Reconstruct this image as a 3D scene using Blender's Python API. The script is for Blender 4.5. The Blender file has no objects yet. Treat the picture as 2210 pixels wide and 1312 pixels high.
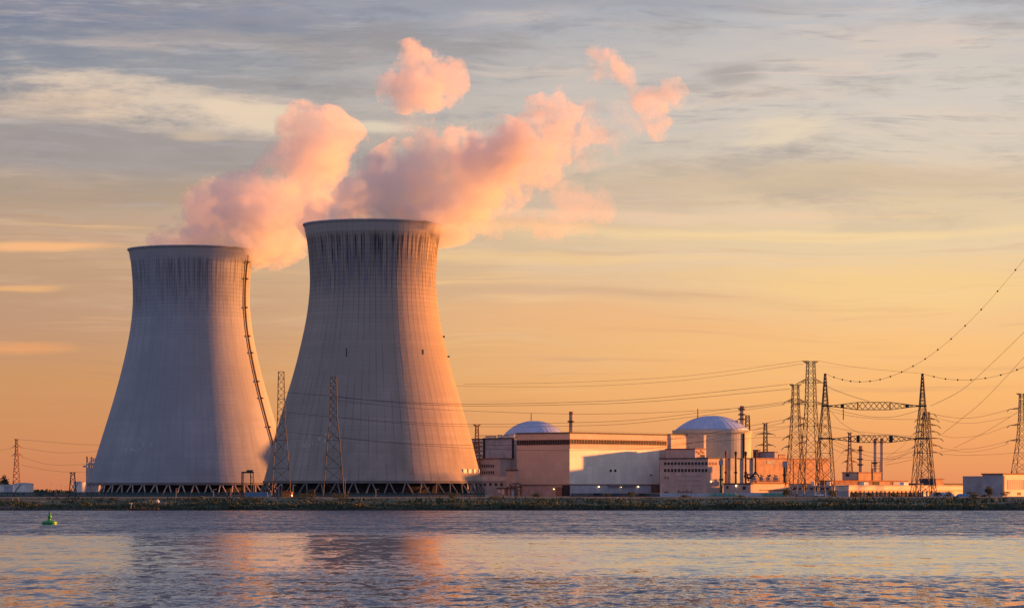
import bpy, math, random
from mathutils import Vector, Matrix, noise
R = math.radians
sc = bpy.context.scene
col = sc.collection
F, CX, CY, H = 6700.0, 1105.0, 1058.0, 10.0      # focal length, principal column, horizon row (photo pixels), eye height (m)

# ------------------------------------------------------------------ camera
cam = bpy.data.cameras.new('camera'); camo = bpy.data.objects.new('camera', cam); col.objects.link(camo)
camo.location = (0, 0, H); camo.rotation_euler = (R(90), 0, 0)
cam.sensor_width = 36; cam.lens = 36 * F / 2210; cam.shift_y = (CY - 656) / 2210
cam.clip_start = 1; cam.clip_end = 60000
sc.camera = camo

# ------------------------------------------------------------------ colour management, volume quality
sc.view_settings.view_transform = 'Standard'; sc.view_settings.look = 'None'
sc.view_settings.exposure = 1.45; sc.view_settings.gamma = 1
cy = sc.cycles
cy.volume_bounces = 4; cy.max_bounces = 8; cy.diffuse_bounces = 3; cy.glossy_bounces = 3
cy.volume_step_rate = 1; cy.volume_max_steps = 160
cy.use_denoising = True

# ------------------------------------------------------------------ node helper
def lin(c):
    return tuple(((v/255)/12.92 if v/255 <= .04045 else ((v/255+.055)/1.055)**2.4) for v in c)
class S:                                          # a socket with arithmetic
    def __init__(s, t, o): s.t, s.o = t, o
    def m(s, op, *a, clamp=False):
        n = s.t.nodes.new('ShaderNodeMath'); n.operation = op; n.use_clamp = clamp
        for i, v in enumerate((s,)+a):
            if isinstance(v, S): s.t.links.new(v.o, n.inputs[i])
            else: n.inputs[i].default_value = v
        return S(s.t, n.outputs[0])
    def __add__(s, b): return s.m('ADD', b)
    __radd__ = __add__
    def __sub__(s, b): return s.m('SUBTRACT', b)
    def __rsub__(s, b): return s.m('MULTIPLY', -1.0) + b
    def __mul__(s, b): return s.m('MULTIPLY', b)
    __rmul__ = __mul__
    def __truediv__(s, b): return s.m('DIVIDE', b)
    def clamp(s): return s.m('ADD', 0.0, clamp=True)
    def step(s, a, b):                            # smoothstep a..b
        n = s.t.nodes.new('ShaderNodeMapRange'); n.interpolation_type = 'SMOOTHSTEP'
        s.t.links.new(s.o, n.inputs[0]); n.inputs[1].default_value = a; n.inputs[2].default_value = b
        return S(s.t, n.outputs[0])
def vec(t, x, y, z):
    n = t.nodes.new('ShaderNodeCombineXYZ')
    for i, v in enumerate((x, y, z)):
        if isinstance(v, S): t.links.new(v.o, n.inputs[i])
        else: n.inputs[i].default_value = v
    return S(t, n.outputs[0])
def sep(v):
    n = v.t.nodes.new('ShaderNodeSeparateXYZ'); v.t.links.new(v.o, n.inputs[0])
    return [S(v.t, o) for o in n.outputs]
def coord(t, k): return S(t, t.nodes.new('ShaderNodeTexCoord').outputs[k])
def nz(v, scale, detail=2, rough=.5, colr=False, dist=0):
    n = v.t.nodes.new('ShaderNodeTexNoise'); v.t.links.new(v.o, n.inputs['Vector'])
    n.inputs['Scale'].default_value = scale; n.inputs['Detail'].default_value = detail
    n.inputs['Roughness'].default_value = rough; n.inputs['Distortion'].default_value = dist
    return S(v.t, n.outputs['Color' if colr else 'Fac'])
def mix(a, b, f, blend='MIX'):
    t = f.t if isinstance(f, S) else (a.t if isinstance(a, S) else b.t)
    n = t.nodes.new('ShaderNodeMix'); n.data_type = 'RGBA'; n.blend_type = blend
    for i, v in ((0, f), (6, a), (7, b)):
        if isinstance(v, S): t.links.new(v.o, n.inputs[i])
        elif i == 0: n.inputs[i].default_value = v
        else: n.inputs[i].default_value = (*v, 1)
    return S(t, n.outputs[2])
def ramp(f, stops):
    n = f.t.nodes.new('ShaderNodeValToRGB'); f.t.links.new(f.o, n.inputs[0]); e = n.color_ramp.elements
    while len(e) < len(stops): e.new(.5)
    for k, (p, c) in enumerate(stops): e[k].position = p; e[k].color = (*c, 1)
    return S(f.t, n.outputs[0])

# ------------------------------------------------------------------ sky and sun
SUN_AZ, SUN_EL = R(68.0), R(4.0)                  # azimuth clockwise from the view direction (+Y)
SV = Vector((math.sin(SUN_AZ)*math.cos(SUN_EL), math.cos(SUN_AZ)*math.cos(SUN_EL), math.sin(SUN_EL)))
sun = bpy.data.lights.new('sun', 'SUN'); suno = bpy.data.objects.new('sun', sun); col.objects.link(suno)
sun.energy = 5.0; sun.angle = R(1.4); sun.color = (1.0, .31, .05)
suno.rotation_euler = SV.to_track_quat('Z', 'Y').to_euler()
suno.location = (400, 400, 300)

world = bpy.data.worlds.new('World'); sc.world = world; world.use_nodes = True
t = world.node_tree; t.nodes.clear()
out = t.nodes.new('ShaderNodeOutputWorld'); bg = t.nodes.new('ShaderNodeBackground'); t.links.new(bg.outputs[0], out.inputs[0])
D = coord(t, 'Generated'); dx, dy, dz = sep(D)
el = dz.m('ARCSINE'); az = dx.m('ARCTAN2', dy)
U = az*6.7 + 1.105; V = el*(-6.7) + 1.058         # thousands of photo pixels, near the view direction
e = el.m('MAXIMUM', 0.0); T = e/(e + .16)
def tp(y): q = (1.058-y/1000)/6.7; return q/(q+.16)
def st(l): return [(tp(y) if y >= 0 else -y, lin(c)) for y, c in l]
left = ramp(T, st([(1058,(204,124,88)), (960,(206,137,92)), (820,(202,145,98)), (700,(188,146,118)), (600,(188,150,120)),
    (520,(196,158,128)), (430,(176,152,132)), (340,(152,142,136)), (230,(156,150,150)), (140,(130,136,150)), (60,(118,124,148)), (0,(124,130,150)), (-.60,(130,138,170)), (-.75,(100,112,150)), (-.9,(80,102,162))]))
right = ramp(T, st([(1058,(226,138,92)), (960,(238,160,100)), (850,(246,180,112)), (740,(246,190,126)), (620,(236,196,150)),
    (520,(230,203,163)), (430,(222,196,162)), (330,(216,200,182)), (230,(210,199,188)), (130,(204,194,186)), (60,(190,187,188)), (0,(180,182,190)), (-.60,(150,154,178)), (-.75,(120,132,168)), (-.9,(82,104,165))]))
base = mix(left, right, U.step(-.1, 2.0))
wp = nz(vec(t, U*.8, V*3.0, 0.0), 1.6, 3)         # gentle warp of everything below
Uw = U + (wp-.5)*.25; Vw = V + (wp-.5)*.10
fade = V.step(1.02, .30)
hi = V.step(.62, .25)
n1 = nz(vec(t, Uw*1.4, Vw*13.0, 3.0), 1.3, 6, .62)
n2 = nz(vec(t, Uw*2.2, Vw*9.0, 9.0), 2.6, 7, .66)
n3 = nz(vec(t, Uw*.9, Vw*26.0, 5.0), 1.6, 5, .6)
skyc = base
skyc = mix(skyc, lin((236,206,182)), (n1.step(.48, .72))*(fade*.42))
n4 = nz(vec(t, Uw*1.0, Vw*5.5, 13.0), 1.9, 7, .64)
n5 = nz(vec(t, Uw*3.0, Vw*30.0, 17.0), 1.6, 5, .65)
skyc = mix(skyc, lin((112,118,138)), (n2.step(.50, .70))*(hi*U.step(2.0,.9)*.40))
skyc = mix(skyc, lin((150,142,142)), (n4.step(.48, .66))*(V.step(.58,.34)*.62))
skyc = mix(skyc, lin((206,192,182)), (n4.step(.47, .30))*(hi*.55))
skyc = mix(skyc, lin((190,184,186)), (n5.step(.52, .70))*(hi*.38))
skyc = mix(skyc, lin((120,122,140)), (n5.step(.46, .30))*(hi*.30))
skyc = mix(skyc, lin((205,192,186)), (n2.step(.50, .26))*(hi*.22))
skyc = mix(skyc, lin((252,200,138)), (n3.step(.54, .74))*(V.step(.98,.66)*V.step(.30,.50)*.42))
skyc = mix(skyc, lin((180,132,112)), (n3.step(.47, .28))*(V.step(1.0,.8)*V.step(.30,.5)*.28))
def blob(c, u, v, ru, rv, amt, k=.9, sharp=None, slope=0.0):   # a bank of cloud somewhere in the sky
    global skyc
    a = (Uw-u)/ru; b = (Vw-v - (U-u)*slope)/rv
    d = (a*a + b*b).m('SQRT') + (n2-.5)*k*1.5 + (n4-.5)*k*1.2
    m_ = d.step(1.0, .25) if sharp is None else d.step(1.0, sharp)
    skyc = mix(skyc, lin(c), m_*amt)
blob((158,148,150), .22, .335, .62, .075, .6)
blob((168,146,130), .30, .415, .55, .05, .5)
blob((176,160,148), .70, .36, .40, .07, .5)
blob((228,204,180), .33, .232, .42, .058, .78, 1.3, .15, .10)
blob((228,196,168), .16, .235, .26, .05, .5, .8)
blob((232,208,180), .57, .262, .18, .030, .75, .9, .25, .10)
blob((226,208,184), .78, .268, .10, .018, .8, .6)
blob((224,196,166), .43, .300, .10, .015, .5, .5)
blob((158,150,152), .75, .335, .55, .040, .5, .9)
blob((128,132,146), .45, .075, .7, .035, .45, .8)
blob((150,150,160), 1.25, .02, .8, .025, .5, .7)
blob((200,176,158), 1.02, .425, .75, .045, .55, .9)
blob((186,158,140), .55, .475, .5, .022, .45, .8)
blob((238,200,170), 1.35, .47, .6, .018, .5, .6)
blob((206,164,134), 1.2, .64, .7, .022, .40, .7)
blob((250,184,128), .10, .540, .24, .014, .85, .3)
blob((244,180,118), .05, .630, .14, .010, .6, .3)
blob((236,160,104), .05, .755, .15, .020, .6, .6)
blob((248,212,156), 1.75, .505, .95, .016, .55, .5)
blob((246,204,144), 1.15, .560, .45, .020, .45, .5)
blob((206,182,154), 1.80, .395, .75, .050, .75, .6)
blob((238,214,180), 1.72, .300, .14, .060, .5, .9)
blob((160,150,148), 1.58, .165, .11, .045, .65, .7)
blob((226,200,190), 1.80, .168, .34, .006, .5, .2)
blob((248,206,132), 1.95, .620, .60, .070, .5, .7)
blob((240,176,120), 1.30, .700, .50, .050, .4, .7)
# the rest of the dome: warm round the sun, dusky lilac opposite it
sd = (dx*SV.x + dy*SV.y + dz*SV.z).m('MAXIMUM', 0.0)
skyc = mix(skyc, lin((240,170,100)), sd.step(.70, 1.0)*.7)
backc = ramp(T, [(0, lin((148,144,163))), (.3, lin((172,173,196))), (.55, lin((170,172,196))), (.8, lin((140,150,186))), (1, lin((104,128,184)))])
skyc = mix(skyc, backc, (dy*.9 + dx*.25).step(.35, -.45))
skyc = mix(skyc, lin((60,58,60)), dz.step(-.002, -.02))
sky = t.nodes.new('ShaderNodeTexSky'); sky.sky_type = 'NISHITA'; sky.sun_disc = False
sky.sun_elevation = SUN_EL; sky.sun_rotation = SUN_AZ
skyn = mix((0,0,0), S(t, sky.outputs[0]), .035)
n = t.nodes.new('ShaderNodeMix'); n.data_type = 'RGBA'; n.blend_type = 'ADD'; n.inputs[0].default_value = .35
t.links.new(skyc.o, n.inputs[6]); t.links.new(skyn.o, n.inputs[7])
t.links.new(n.outputs[2], bg.inputs[0]); bg.inputs[1].default_value = .366
world.cycles.sampling_method = 'MANUAL'; world.cycles.sample_map_resolution = 1024

# ------------------------------------------------------------------ materials
MATS = {}
def newmat(name):
    m = bpy.data.materials.new(name); m.use_nodes = True; MATS[name] = m
    b = m.node_tree.nodes['Principled BSDF']; return m, m.node_tree, b
def setc(t, b, c, rough=.9, spec=.3, metal=0.0):
    if isinstance(c, S): t.links.new(c.o, b.inputs['Base Color'])
    else: b.inputs['Base Color'].default_value = (*c, 1)
    b.inputs['Roughness'].default_value = rough; b.inputs['Specular IOR Level'].default_value = spec
    b.inputs['Metallic'].default_value = metal
def flat(name, c, rough=.8, var=.25, scale=.25, spec=.3, metal=0.0, streak=0.0, seams=0.0):
    """painted or bare surface with blotchy wear, vertical run-off streaks and optional panel seams"""
    m, t, b = newmat(name); o = coord(t, 'Object'); x, y, z = sep(o)
    n = nz(o, scale, 5, .6); c2 = tuple(v*(1-var) for v in c); c1 = tuple(min(1, v*(1+var*.5)) for v in c)
    cc = mix(c2, c1, n.step(.3, .7))
    if streak:
        h = (x*.8 + y*.6)
        s = nz(vec(t, h, z*.06, 0.0), 1.1, 4, .6).step(.52, .72)
        cc = mix(cc, tuple(v*.45 for v in c), s*streak)
    if seams:
        h = (x*1.4 + y*.17); g = (h/seams).m('FRACT'); k = (g-.5).m('ABSOLUTE').step(.47, .5)
        g2 = (z/5.5).m('FRACT'); k2 = (g2-.5).m('ABSOLUTE').step(.48, .5)
        cc = mix(cc, tuple(v*.6 for v in c), k.m('MAXIMUM', k2)*.6)
        h2 = (h/seams).m('FLOOR'); w = nz(vec(t, h2, (z/5.5).m('FLOOR'), 0.0), 7.3, 0)
        cc = mix(cc, tuple(v*.8 for v in c), w.step(.3, .7)*.6)
    setc(t, b, cc, rough, spec, metal); return m
def emis(name, c, s):
    m, t, b = newmat(name); b.inputs['Emission Color'].default_value = (*c, 1); b.inputs['Emission Strength'].default_value = s; return m

flat('steel', (.06,.05,.052), .6, .3, 1.5)
flat('steel_lit_orange', (.34,.13,.08), .6, .3, 1.5)  # orange evening light put into the steel colour of far pylons
flat('wire', (.05,.045,.05), .6, .1, 1)
flat('ball', (.10,.03,.01), .6, .1, 1)
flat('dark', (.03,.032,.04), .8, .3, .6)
flat('darkglass', (.035,.035,.045), .7, .3, .4, .12)
flat('cladding_white', (.80,.80,.73), .7, .08, .15, streak=.12, seams=6.0)
flat('cladding_tan', (.55,.44,.39), .75, .10, .05, seams=6.0, streak=.12)
flat('cladding_red', (.30,.15,.10), .75, .2, .1, seams=6.0, streak=.2)
flat('plinth', (.46,.36,.36), .8, .2, .3, streak=.3)
flat('plinth_blue', (.42,.46,.55), .8, .15, .3, streak=.2)
flat('concrete_pink', (.44,.385,.385), .85, .18, .2, streak=.35, seams=4.0)
flat('concrete_grey', (.32,.33,.34), .85, .18, .15, streak=.4)
flat('concrete_pale', (.50,.47,.44), .85, .15, .2, streak=.4)
flat('concrete_greyblue', (.34,.36,.42), .85, .2, .2, streak=.5)
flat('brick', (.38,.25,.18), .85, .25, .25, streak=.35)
flat('brick_dark', (.24,.13,.11), .85, .25, .25, streak=.3)
flat('white', (.66,.64,.64), .7, .12, .3, streak=.25)
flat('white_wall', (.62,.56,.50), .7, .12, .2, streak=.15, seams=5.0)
flat('roof', (.10,.09,.09), .85, .3, .4)
flat('roof_pale', (.48,.46,.46), .8, .2, .3)
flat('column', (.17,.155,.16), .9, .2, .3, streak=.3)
flat('drum', (.44,.435,.385), .85, .12, .12, streak=.35)
flat('dome_seam', (.35,.43,.63), .6, .1, .3)
flat('dome', (.38,.47,.68), .55, .12, .1, .4)
flat('blue_paint', (.12,.24,.42), .6, .25, .8)
flat('blue_dark', (.03,.05,.11), .5, .25, .8)
flat('orange_paint', (.62,.20,.05), .7, .25, .8)
flat('green_net', (.05,.11,.11), .8, .35, .8, streak=.2)
flat('tent', (.10,.24,.20), .7, .2, .5)
flat('rust', (.26,.10,.05), .85, .35, .6)
flat('leaf', (.07,.10,.055), .9, .5, .8)
flat('leaf_dark', (.04,.06,.04), .9, .5, .8)
flat('reed', (.085,.11,.075), .9, .5, .15)
flat('reed_dry', (.25,.22,.165), .9, .5, .12)
flat('bark', (.06,.05,.04), .9, .3, 1)
flat('rock', (.12,.11,.10), .9, .6, .5)
flat('rust_dark', (.09,.045,.03), .85, .35, .6)
flat('timber', (.10,.07,.05), .9, .4, .8)
flat('buoy_green', (.012,.30,.07), .45, .25, 1.2, .5)
flat('buoy_dark', (.006,.10,.03), .5, .25, 1.2, .5)
emis('lamp', (1,.55,.22), 2.2)

def concrete_shell(name, c, nrib, ztop, stain, band, seed):
    m, t, b = newmat(name); o = coord(t, 'Object'); x, y, z = sep(o)
    a = x.m('ARCTAN2', y*-1.0)                      # angle round the shell, 0 towards the river
    cc = mix(tuple(v*.84 for v in c), tuple(v*1.10 for v in c), nz(o, .018, 4, .6).step(.3, .7))
    cc = mix(cc, tuple(v*.84 for v in c), nz(vec(t, a*7.0, z*.008, seed), 1.0, 6, .68).step(.46, .66)*.85)     # broad run-off
    g = (a*(nrib/(2*math.pi))).m('FRACT'); rib = (g-.5).m('ABSOLUTE').step(.41, .48)
    lift = (z/2.6).m('FRACT'); ring = (lift-.5).m('ABSOLUTE').step(.36, .5)
    liftn = nz(vec(t, (z/2.6).m('FLOOR'), seed, 0.0), 3.7, 0)
    cc = mix(cc, tuple(v*.80 for v in c), liftn.step(.4, .7)*.32)
    up = z.step(ztop*.60, ztop*.80)
    ribn = nz(vec(t, (a*(nrib/(2*math.pi))+.5).m('FLOOR'), z*.008, seed), 5.1, 1)
    cc = mix(cc, (.10,.08,.09), rib*(ribn.step(.3, .62)*(up*.55+.45)*(1.0 if stain > .7 else .45)))
    cc = mix(cc, (.12,.12,.16), ring*(up*z.step(ztop*.975, ztop*.90)*.55*stain))
    sn = nz(vec(t, a*(nrib*.55), z*.022, seed), 1.0, 4, .75)                                    # dark drips below the lip
    drip = sn.step(.46, .60)*z.step(ztop*.962, ztop*.935)*z.step(ztop*.70, ztop*.90)
    cc = mix(cc, (.035,.035,.055), drip*stain)
    patch = nz(vec(t, a*9.0, z*.045, seed+4), 1.0, 5, .6).step(.50, .62)*z.step(ztop*.70, ztop*.80)*z.step(ztop*.93, ztop*.86)
    cc = mix(cc, (.16,.17,.24), patch*.75*stain)
    cc = mix(cc, tuple(v*.86 for v in band), z.step(ztop*.955, ztop*.963)*.6)
    soot = nz(vec(t, a*3.0, z*.03, seed+2), 1.0, 5, .6).step(.44, .66)*z.step(60, 5)
    cc = mix(cc, tuple(v*.62 for v in c), soot*.75*stain)
    wp_ = nz(vec(t, a*26.0, z*.22, seed+6), 1.0, 4, .6).step(.52, .62)
    wa = ((a+.52)/.28); wb = ((z-33)/6.0); wm = (wa*wa+wb*wb).step(1.0, .2)
    cc = mix(cc, tuple(min(.8, v*1.5) for v in c), wp_*wm*.7*stain)
    setc(t, b, cc, .9, .2)
    bm = t.nodes.new('ShaderNodeBump'); bm.inputs['Strength'].default_value = .4; bm.inputs['Distance'].default_value = .4
    t.links.new((ring*-.4 + nz(o, .4, 4)*.5).o, bm.inputs['Height']); t.links.new(bm.outputs[0], b.inputs['Normal'])
    return m
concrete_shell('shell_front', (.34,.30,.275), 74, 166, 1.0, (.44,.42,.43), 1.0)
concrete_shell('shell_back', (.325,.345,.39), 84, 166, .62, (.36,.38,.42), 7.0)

# water
m, t, b = newmat('water')
P = coord(t, 'Object'); x, y, z = sep(P)
pw = nz(vec(t, x*.006, y*.012, 0.0), 1.0, 4, .55)
yy = y + (pw-.5)*170
calm = yy.step(760, 600)*yy.step(330, 400)
near = y.step(440, 320)
far = yy.step(620, 760)
streak = nz(vec(t, x*.010, y*.045, 2.0), 1.0, 5, .62).step(.32, .68)
amp = (streak*.9+.30)*(far*.70 + near*.34 + .24)*(1.0-calm*.50)
w1 = sep(nz(vec(t, x*.12, y*.085, 0.0), 1.0, 3, .6, True))
w2 = sep(nz(vec(t, x*.80, y*.30, 4.0), 1.0, 3, .62, True))
w4 = sep(nz(vec(t, x*.38, y*.11, 6.0), 1.0, 3, .62, True))
w3 = sep(nz(vec(t, x*1.6, y*1.9, 8.0), 1.0, 2, .6, True))
sx = ((w1[0]-.5)*.3 + (w2[0]-.5)*.4 + (w3[0]-.5)*.3)*amp
sy = ((w1[1]-.5)*.55 + (w4[1]-.5)*.85 + (w2[1]-.5)*(near*.6+.9) + (w3[1]-.5)*.5)*amp - amp*(far*.10+.06) - .020
nv = vec(t, sx*2.6, sy*1.6, 1.0)
nn = t.nodes.new('ShaderNodeVectorMath'); nn.operation = 'NORMALIZE'; t.links.new(nv.o, nn.inputs[0])
b.inputs['Base Color'].default_value = (.065,.072,.092, 1); b.inputs['Roughness'].default_value = .06
b.inputs['IOR'].default_value = 1.45; b.inputs['Specular IOR Level'].default_value = .5
t.links.new(nn.outputs[0], b.inputs['Normal'])

# land: mown dyke, trodden earth and gravel
m, t, b = newmat('land')
P = coord(t, 'Object'); x, y, z = sep(P)
n = nz(vec(t, x*.03, y*.12, z*.5), 1.0, 6, .6); n2 = nz(P, .6, 4, .7)
cc = mix((.085,.105,.07), (.23,.205,.155), n.step(.42, .66))
cc = mix(cc, (.08,.095,.055), n2.step(.5, .7)*.5)
cc = mix((.028,.028,.028), cc, (z + (n-.5)*1.5).step(.5, 1.6))
cc = mix(cc, (.14,.135,.13), z.step(6.1, 6.3)*.8)
setc(t, b, cc, .95, .1)

# ------------------------------------------------------------------ mesh helpers
def pt(px, py, D): return Vector(((px-CX)/F*D, D, H + (CY-py)/F*D))
GZ = 6.4                                          # height of the plant's ground above the water
WO = {}
class MB:
    def __init__(s): s.v, s.f = [], []
    def add(s, vs, fs):
        n = len(s.v); s.v += [tuple(v) for v in vs]; s.f += [tuple(i+n for i in f) for f in fs]; return s
    def box(s, c, d, rz=0.0, tilt=None):
        c = Vector(c); M = Matrix.Rotation(rz, 3, 'Z')
        if tilt is not None: M = M @ tilt
        vs = [c + M @ Vector((sx*d[0]/2, sy*d[1]/2, sz*d[2]/2)) for sx in (-1,1) for sy in (-1,1) for sz in (-1,1)]
        return s.add(vs, [(0,1,3,2),(4,6,7,5),(0,4,5,1),(2,3,7,6),(0,2,6,4),(1,5,7,3)])
    def prism(s, poly, z0, z1):                    # poly: counter-clockwise xy ring
        n = len(poly)
        vs = [(p[0], p[1], z0) for p in poly] + [(p[0], p[1], z1) for p in poly]
        return s.add(vs, [tuple(range(n-1, -1, -1)), tuple(range(n, 2*n))] + [(i, (i+1) % n, n+(i+1) % n, n+i) for i in range(n)])
    def bar(s, p, q, w, n=4, w2=None):
        p, q = Vector(p), Vector(q); d = (q-p)
        if d.length < 1e-6: return s
        d.normalize(); u = d.orthogonal().normalized() if abs(d.z) > .9 else d.cross(Vector((0,0,1))).normalized(); v = d.cross(u)
        w2 = w if w2 is None else w2; vs = []
        for c, r in ((p, w/2), (q, w2/2)):
            for k in range(n):
                a = 2*math.pi*(k+.5)/n; vs.append(c + (u*math.cos(a)+v*math.sin(a))*r*(1.414 if n == 4 else 1))
        return s.add(vs, [tuple(range(n-1,-1,-1)), tuple(range(n, 2*n))] + [(i, (i+1) % n, n+(i+1) % n, n+i) for i in range(n)])
    def lathe(s, c, prof, n=24, cap=True):         # prof: (r, z) from bottom to top
        c = Vector(c); vs = []; fs = []
        for r, z in prof:
            for k in range(n): a = 2*math.pi*k/n; vs.append((c.x+r*math.cos(a), c.y+r*math.sin(a), c.z+z))
        for j in range(len(prof)-1):
            for k in range(n): fs.append((j*n+k, j*n+(k+1) % n, (j+1)*n+(k+1) % n, (j+1)*n+k))
        if cap: fs += [tuple(range(n-1,-1,-1)), tuple((len(prof)-1)*n+k for k in range(n))]
        return s.add(vs, fs)
    def tube(s, pts, r, n=5):
        for a, b in zip(pts[:-1], pts[1:]): s.bar(a, b, r*2, n)
        return s
    def path(s, pts, r, n=5):                      # one continuous tube
        pts = [Vector(p) for p in pts]; vs = []; fs = []
        for i, p in enumerate(pts):
            d = (pts[min(i+1, len(pts)-1)] - pts[max(i-1, 0)]).normalized(); u = d.cross(Vector((0,0,1))).normalized(); v = u.cross(d)
            for k in range(n): a = 2*math.pi*k/n; vs.append(p + (u*math.cos(a)+v*math.sin(a))*r)
        for i in range(len(pts)-1):
            for k in range(n): fs.append((i*n+k, i*n+(k+1) % n, (i+1)*n+(k+1) % n, (i+1)*n+k))
        fs += [tuple(range(n-1,-1,-1)), tuple((len(pts)-1)*n+k for k in range(n))]
        return s.add(vs, fs)
    def build(s, name, mat, parent=None, loc=None, smooth=False):
        po = WO[parent.name] if parent else Vector((0,0,0))
        o0 = Vector(loc) if loc is not None else (po.copy() if parent else Vector((0,0,0)))
        me = bpy.data.meshes.new(name); me.from_pydata([(v[0]-o0.x, v[1]-o0.y, v[2]-o0.z) for v in s.v], [], s.f); me.update()
        me.materials.append(MATS[mat])
        if smooth: me.polygons.foreach_set('use_smooth', [True]*len(me.polygons))
        o = bpy.data.objects.new(name, me); col.objects.link(o)
        if parent: o.parent = parent
        o.location = o0 - po; WO[o.name] = o0
        return o
def tag(o, label=None, cat=None, group=None, kind=None):
    if label: o['label'] = label
    if cat: o['category'] = cat
    if group: o['group'] = group
    if kind: o['kind'] = kind
    return o
def thing(name, loc, label, cat, group=None):
    o = bpy.data.objects.new(name, None); col.objects.link(o); o.location = loc; o.empty_display_size = 2
    WO[o.name] = Vector(loc); return tag(o, label, cat, group)
# ------------------------------------------------------------------ the setting: water and land
b_ = MB(); b_.add([(-9000,-400,0),(9000,-400,0),(9000,1600,0),(-9000,1600,0)], [(0,1,2,3)])
tag(b_.build('river_water', 'water'), kind='structure')
YS = 1558.0
def shore(x): return YS + 3*math.sin(x*.021) + 2.0*math.sin(x*.083+1) + 5*noise.noise(Vector((x*.05, 0, 9))) + 2*noise.noise(Vector((x*.3, 0, 4))) + (0 if x > -185 else -6)
def land_z(x, d):                                  # d: metres inland of the shoreline
    k = noise.noise(Vector((x*.03, d*.05, 0)))
    if d < 8: z = -.6 + d*.22
    elif d < 40: z = 1.16 + (d-8)*.045 + k*.5*min(1, (d-8)/10)
    elif d < 78: z = 2.6 + (d-40)*.0965 + k*.3*max(0, (70-d)/30)
    else: z = 6.27 + min(.13, (d-78)*.02)
    return z
xs = [-9000,-5000,-2500,-1200,-700] + [-600+6*i for i in range(201)] + [700,1200,2500,5000,9000]
ds = [-6,0,3,6,9,12,16,20,25,30,35,40,45,50,55,60,65,70,74,78,82,90,110,150,250,500,1200,3000,9000,40000]
vs = [(x, shore(max(-600, min(600, x)))+d, land_z(x, d) if d > 0 else -.6+d*.3) for d in ds for x in xs]
nx = len(xs); fs = [(j*nx+i, j*nx+i+1, (j+1)*nx+i+1, (j+1)*nx+i) for j in range(len(ds)-1) for i in range(nx-1)]
tag(MB().add(vs, fs).build('ground', 'land', smooth=True), kind='structure')
rd = MB(); rd.add([(x, shore(max(-600,min(600,x)))+d, 6.44) for d in (84, 89) for x in (-1500, 1500)], [(0,1,3,2)])
tag(rd.build('dyke_road', 'roof_pale'), kind='structure')

# reeds and grass tufts along the bank (uncountable)
def tufts(name, mat, n, d0, d1, h0, h1, x0=-330, x1=330, dens=None, seed=1):
    rnd = random.Random(seed); mb = MB(); c = 0
    while c < n:
        x = rnd.uniform(x0, x1); d = rnd.uniform(d0, d1)
        k = noise.noise(Vector((x*.04, d*.07, seed*3.1)))
        if dens is not None and k < dens: c += .3; continue
        c += 1
        z = land_z(x, d)-.1; y = shore(x)+d; h = rnd.uniform(h0, h1)*(1+1.5*max(-.4, k))
        for _ in range(3):
            a = rnd.uniform(0, math.pi); w = rnd.uniform(.25, .7); lx, ly = rnd.uniform(-.5,.5), rnd.uniform(-.5,.5)
            ca, sa = math.cos(a)*w, math.sin(a)*w
            mb.add([(x-ca, y-sa, z), (x+ca, y+sa, z), (x+ca*.3+lx, y+sa*.3+ly, z+h), (x-ca*.5+lx, y-sa*.5+ly, z+h*.85)], [(0,1,2,3)])
    return tag(mb.build(name, mat), name.replace('_', ' ')+' growing along the river bank below the plant', name.replace('_', ' '), kind='stuff')
tufts('reeds', 'reed', 9000, 5, 26, .7, 1.7, -250, 335, seed=1)
tufts('dry_grass', 'reed_dry', 5000, 24, 72, .25, .6, dens=.05, seed=2)
tufts('green_grass', 'reed', 5000, 24, 74, .25, .8, dens=-.1, seed=3)
tufts('low_scrub', 'leaf', 2600, 7, 62, .7, 1.5, -330, 345, dens=.12, seed=7)
# loose stones on the bare beach at the left
rnd = random.Random(5); mb = MB()
for _ in range(1500):
    x = rnd.uniform(-285, -195); d = rnd.uniform(1, 24); r = rnd.uniform(.2, .65); z = land_z(x, d)
    c = Vector((x, shore(x)+d, z)); ring = []
    for k in range(5): a = k*1.257+rnd.random(); ring.append(c+Vector((math.cos(a)*r*rnd.uniform(.7,1.3), math.sin(a)*r, rnd.uniform(-.1,.2)*r)))
    mb.add(ring+[c+Vector((0,0,r*.8)), c-Vector((0,0,r))], [(i,(i+1)%5,5) for i in range(5)]+[((i+1)%5,i,6) for i in range(5)])
tag(mb.build('beach_stones', 'rock'), 'grey stones scattered over the muddy beach at the far left', 'stones', kind='stuff')

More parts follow.
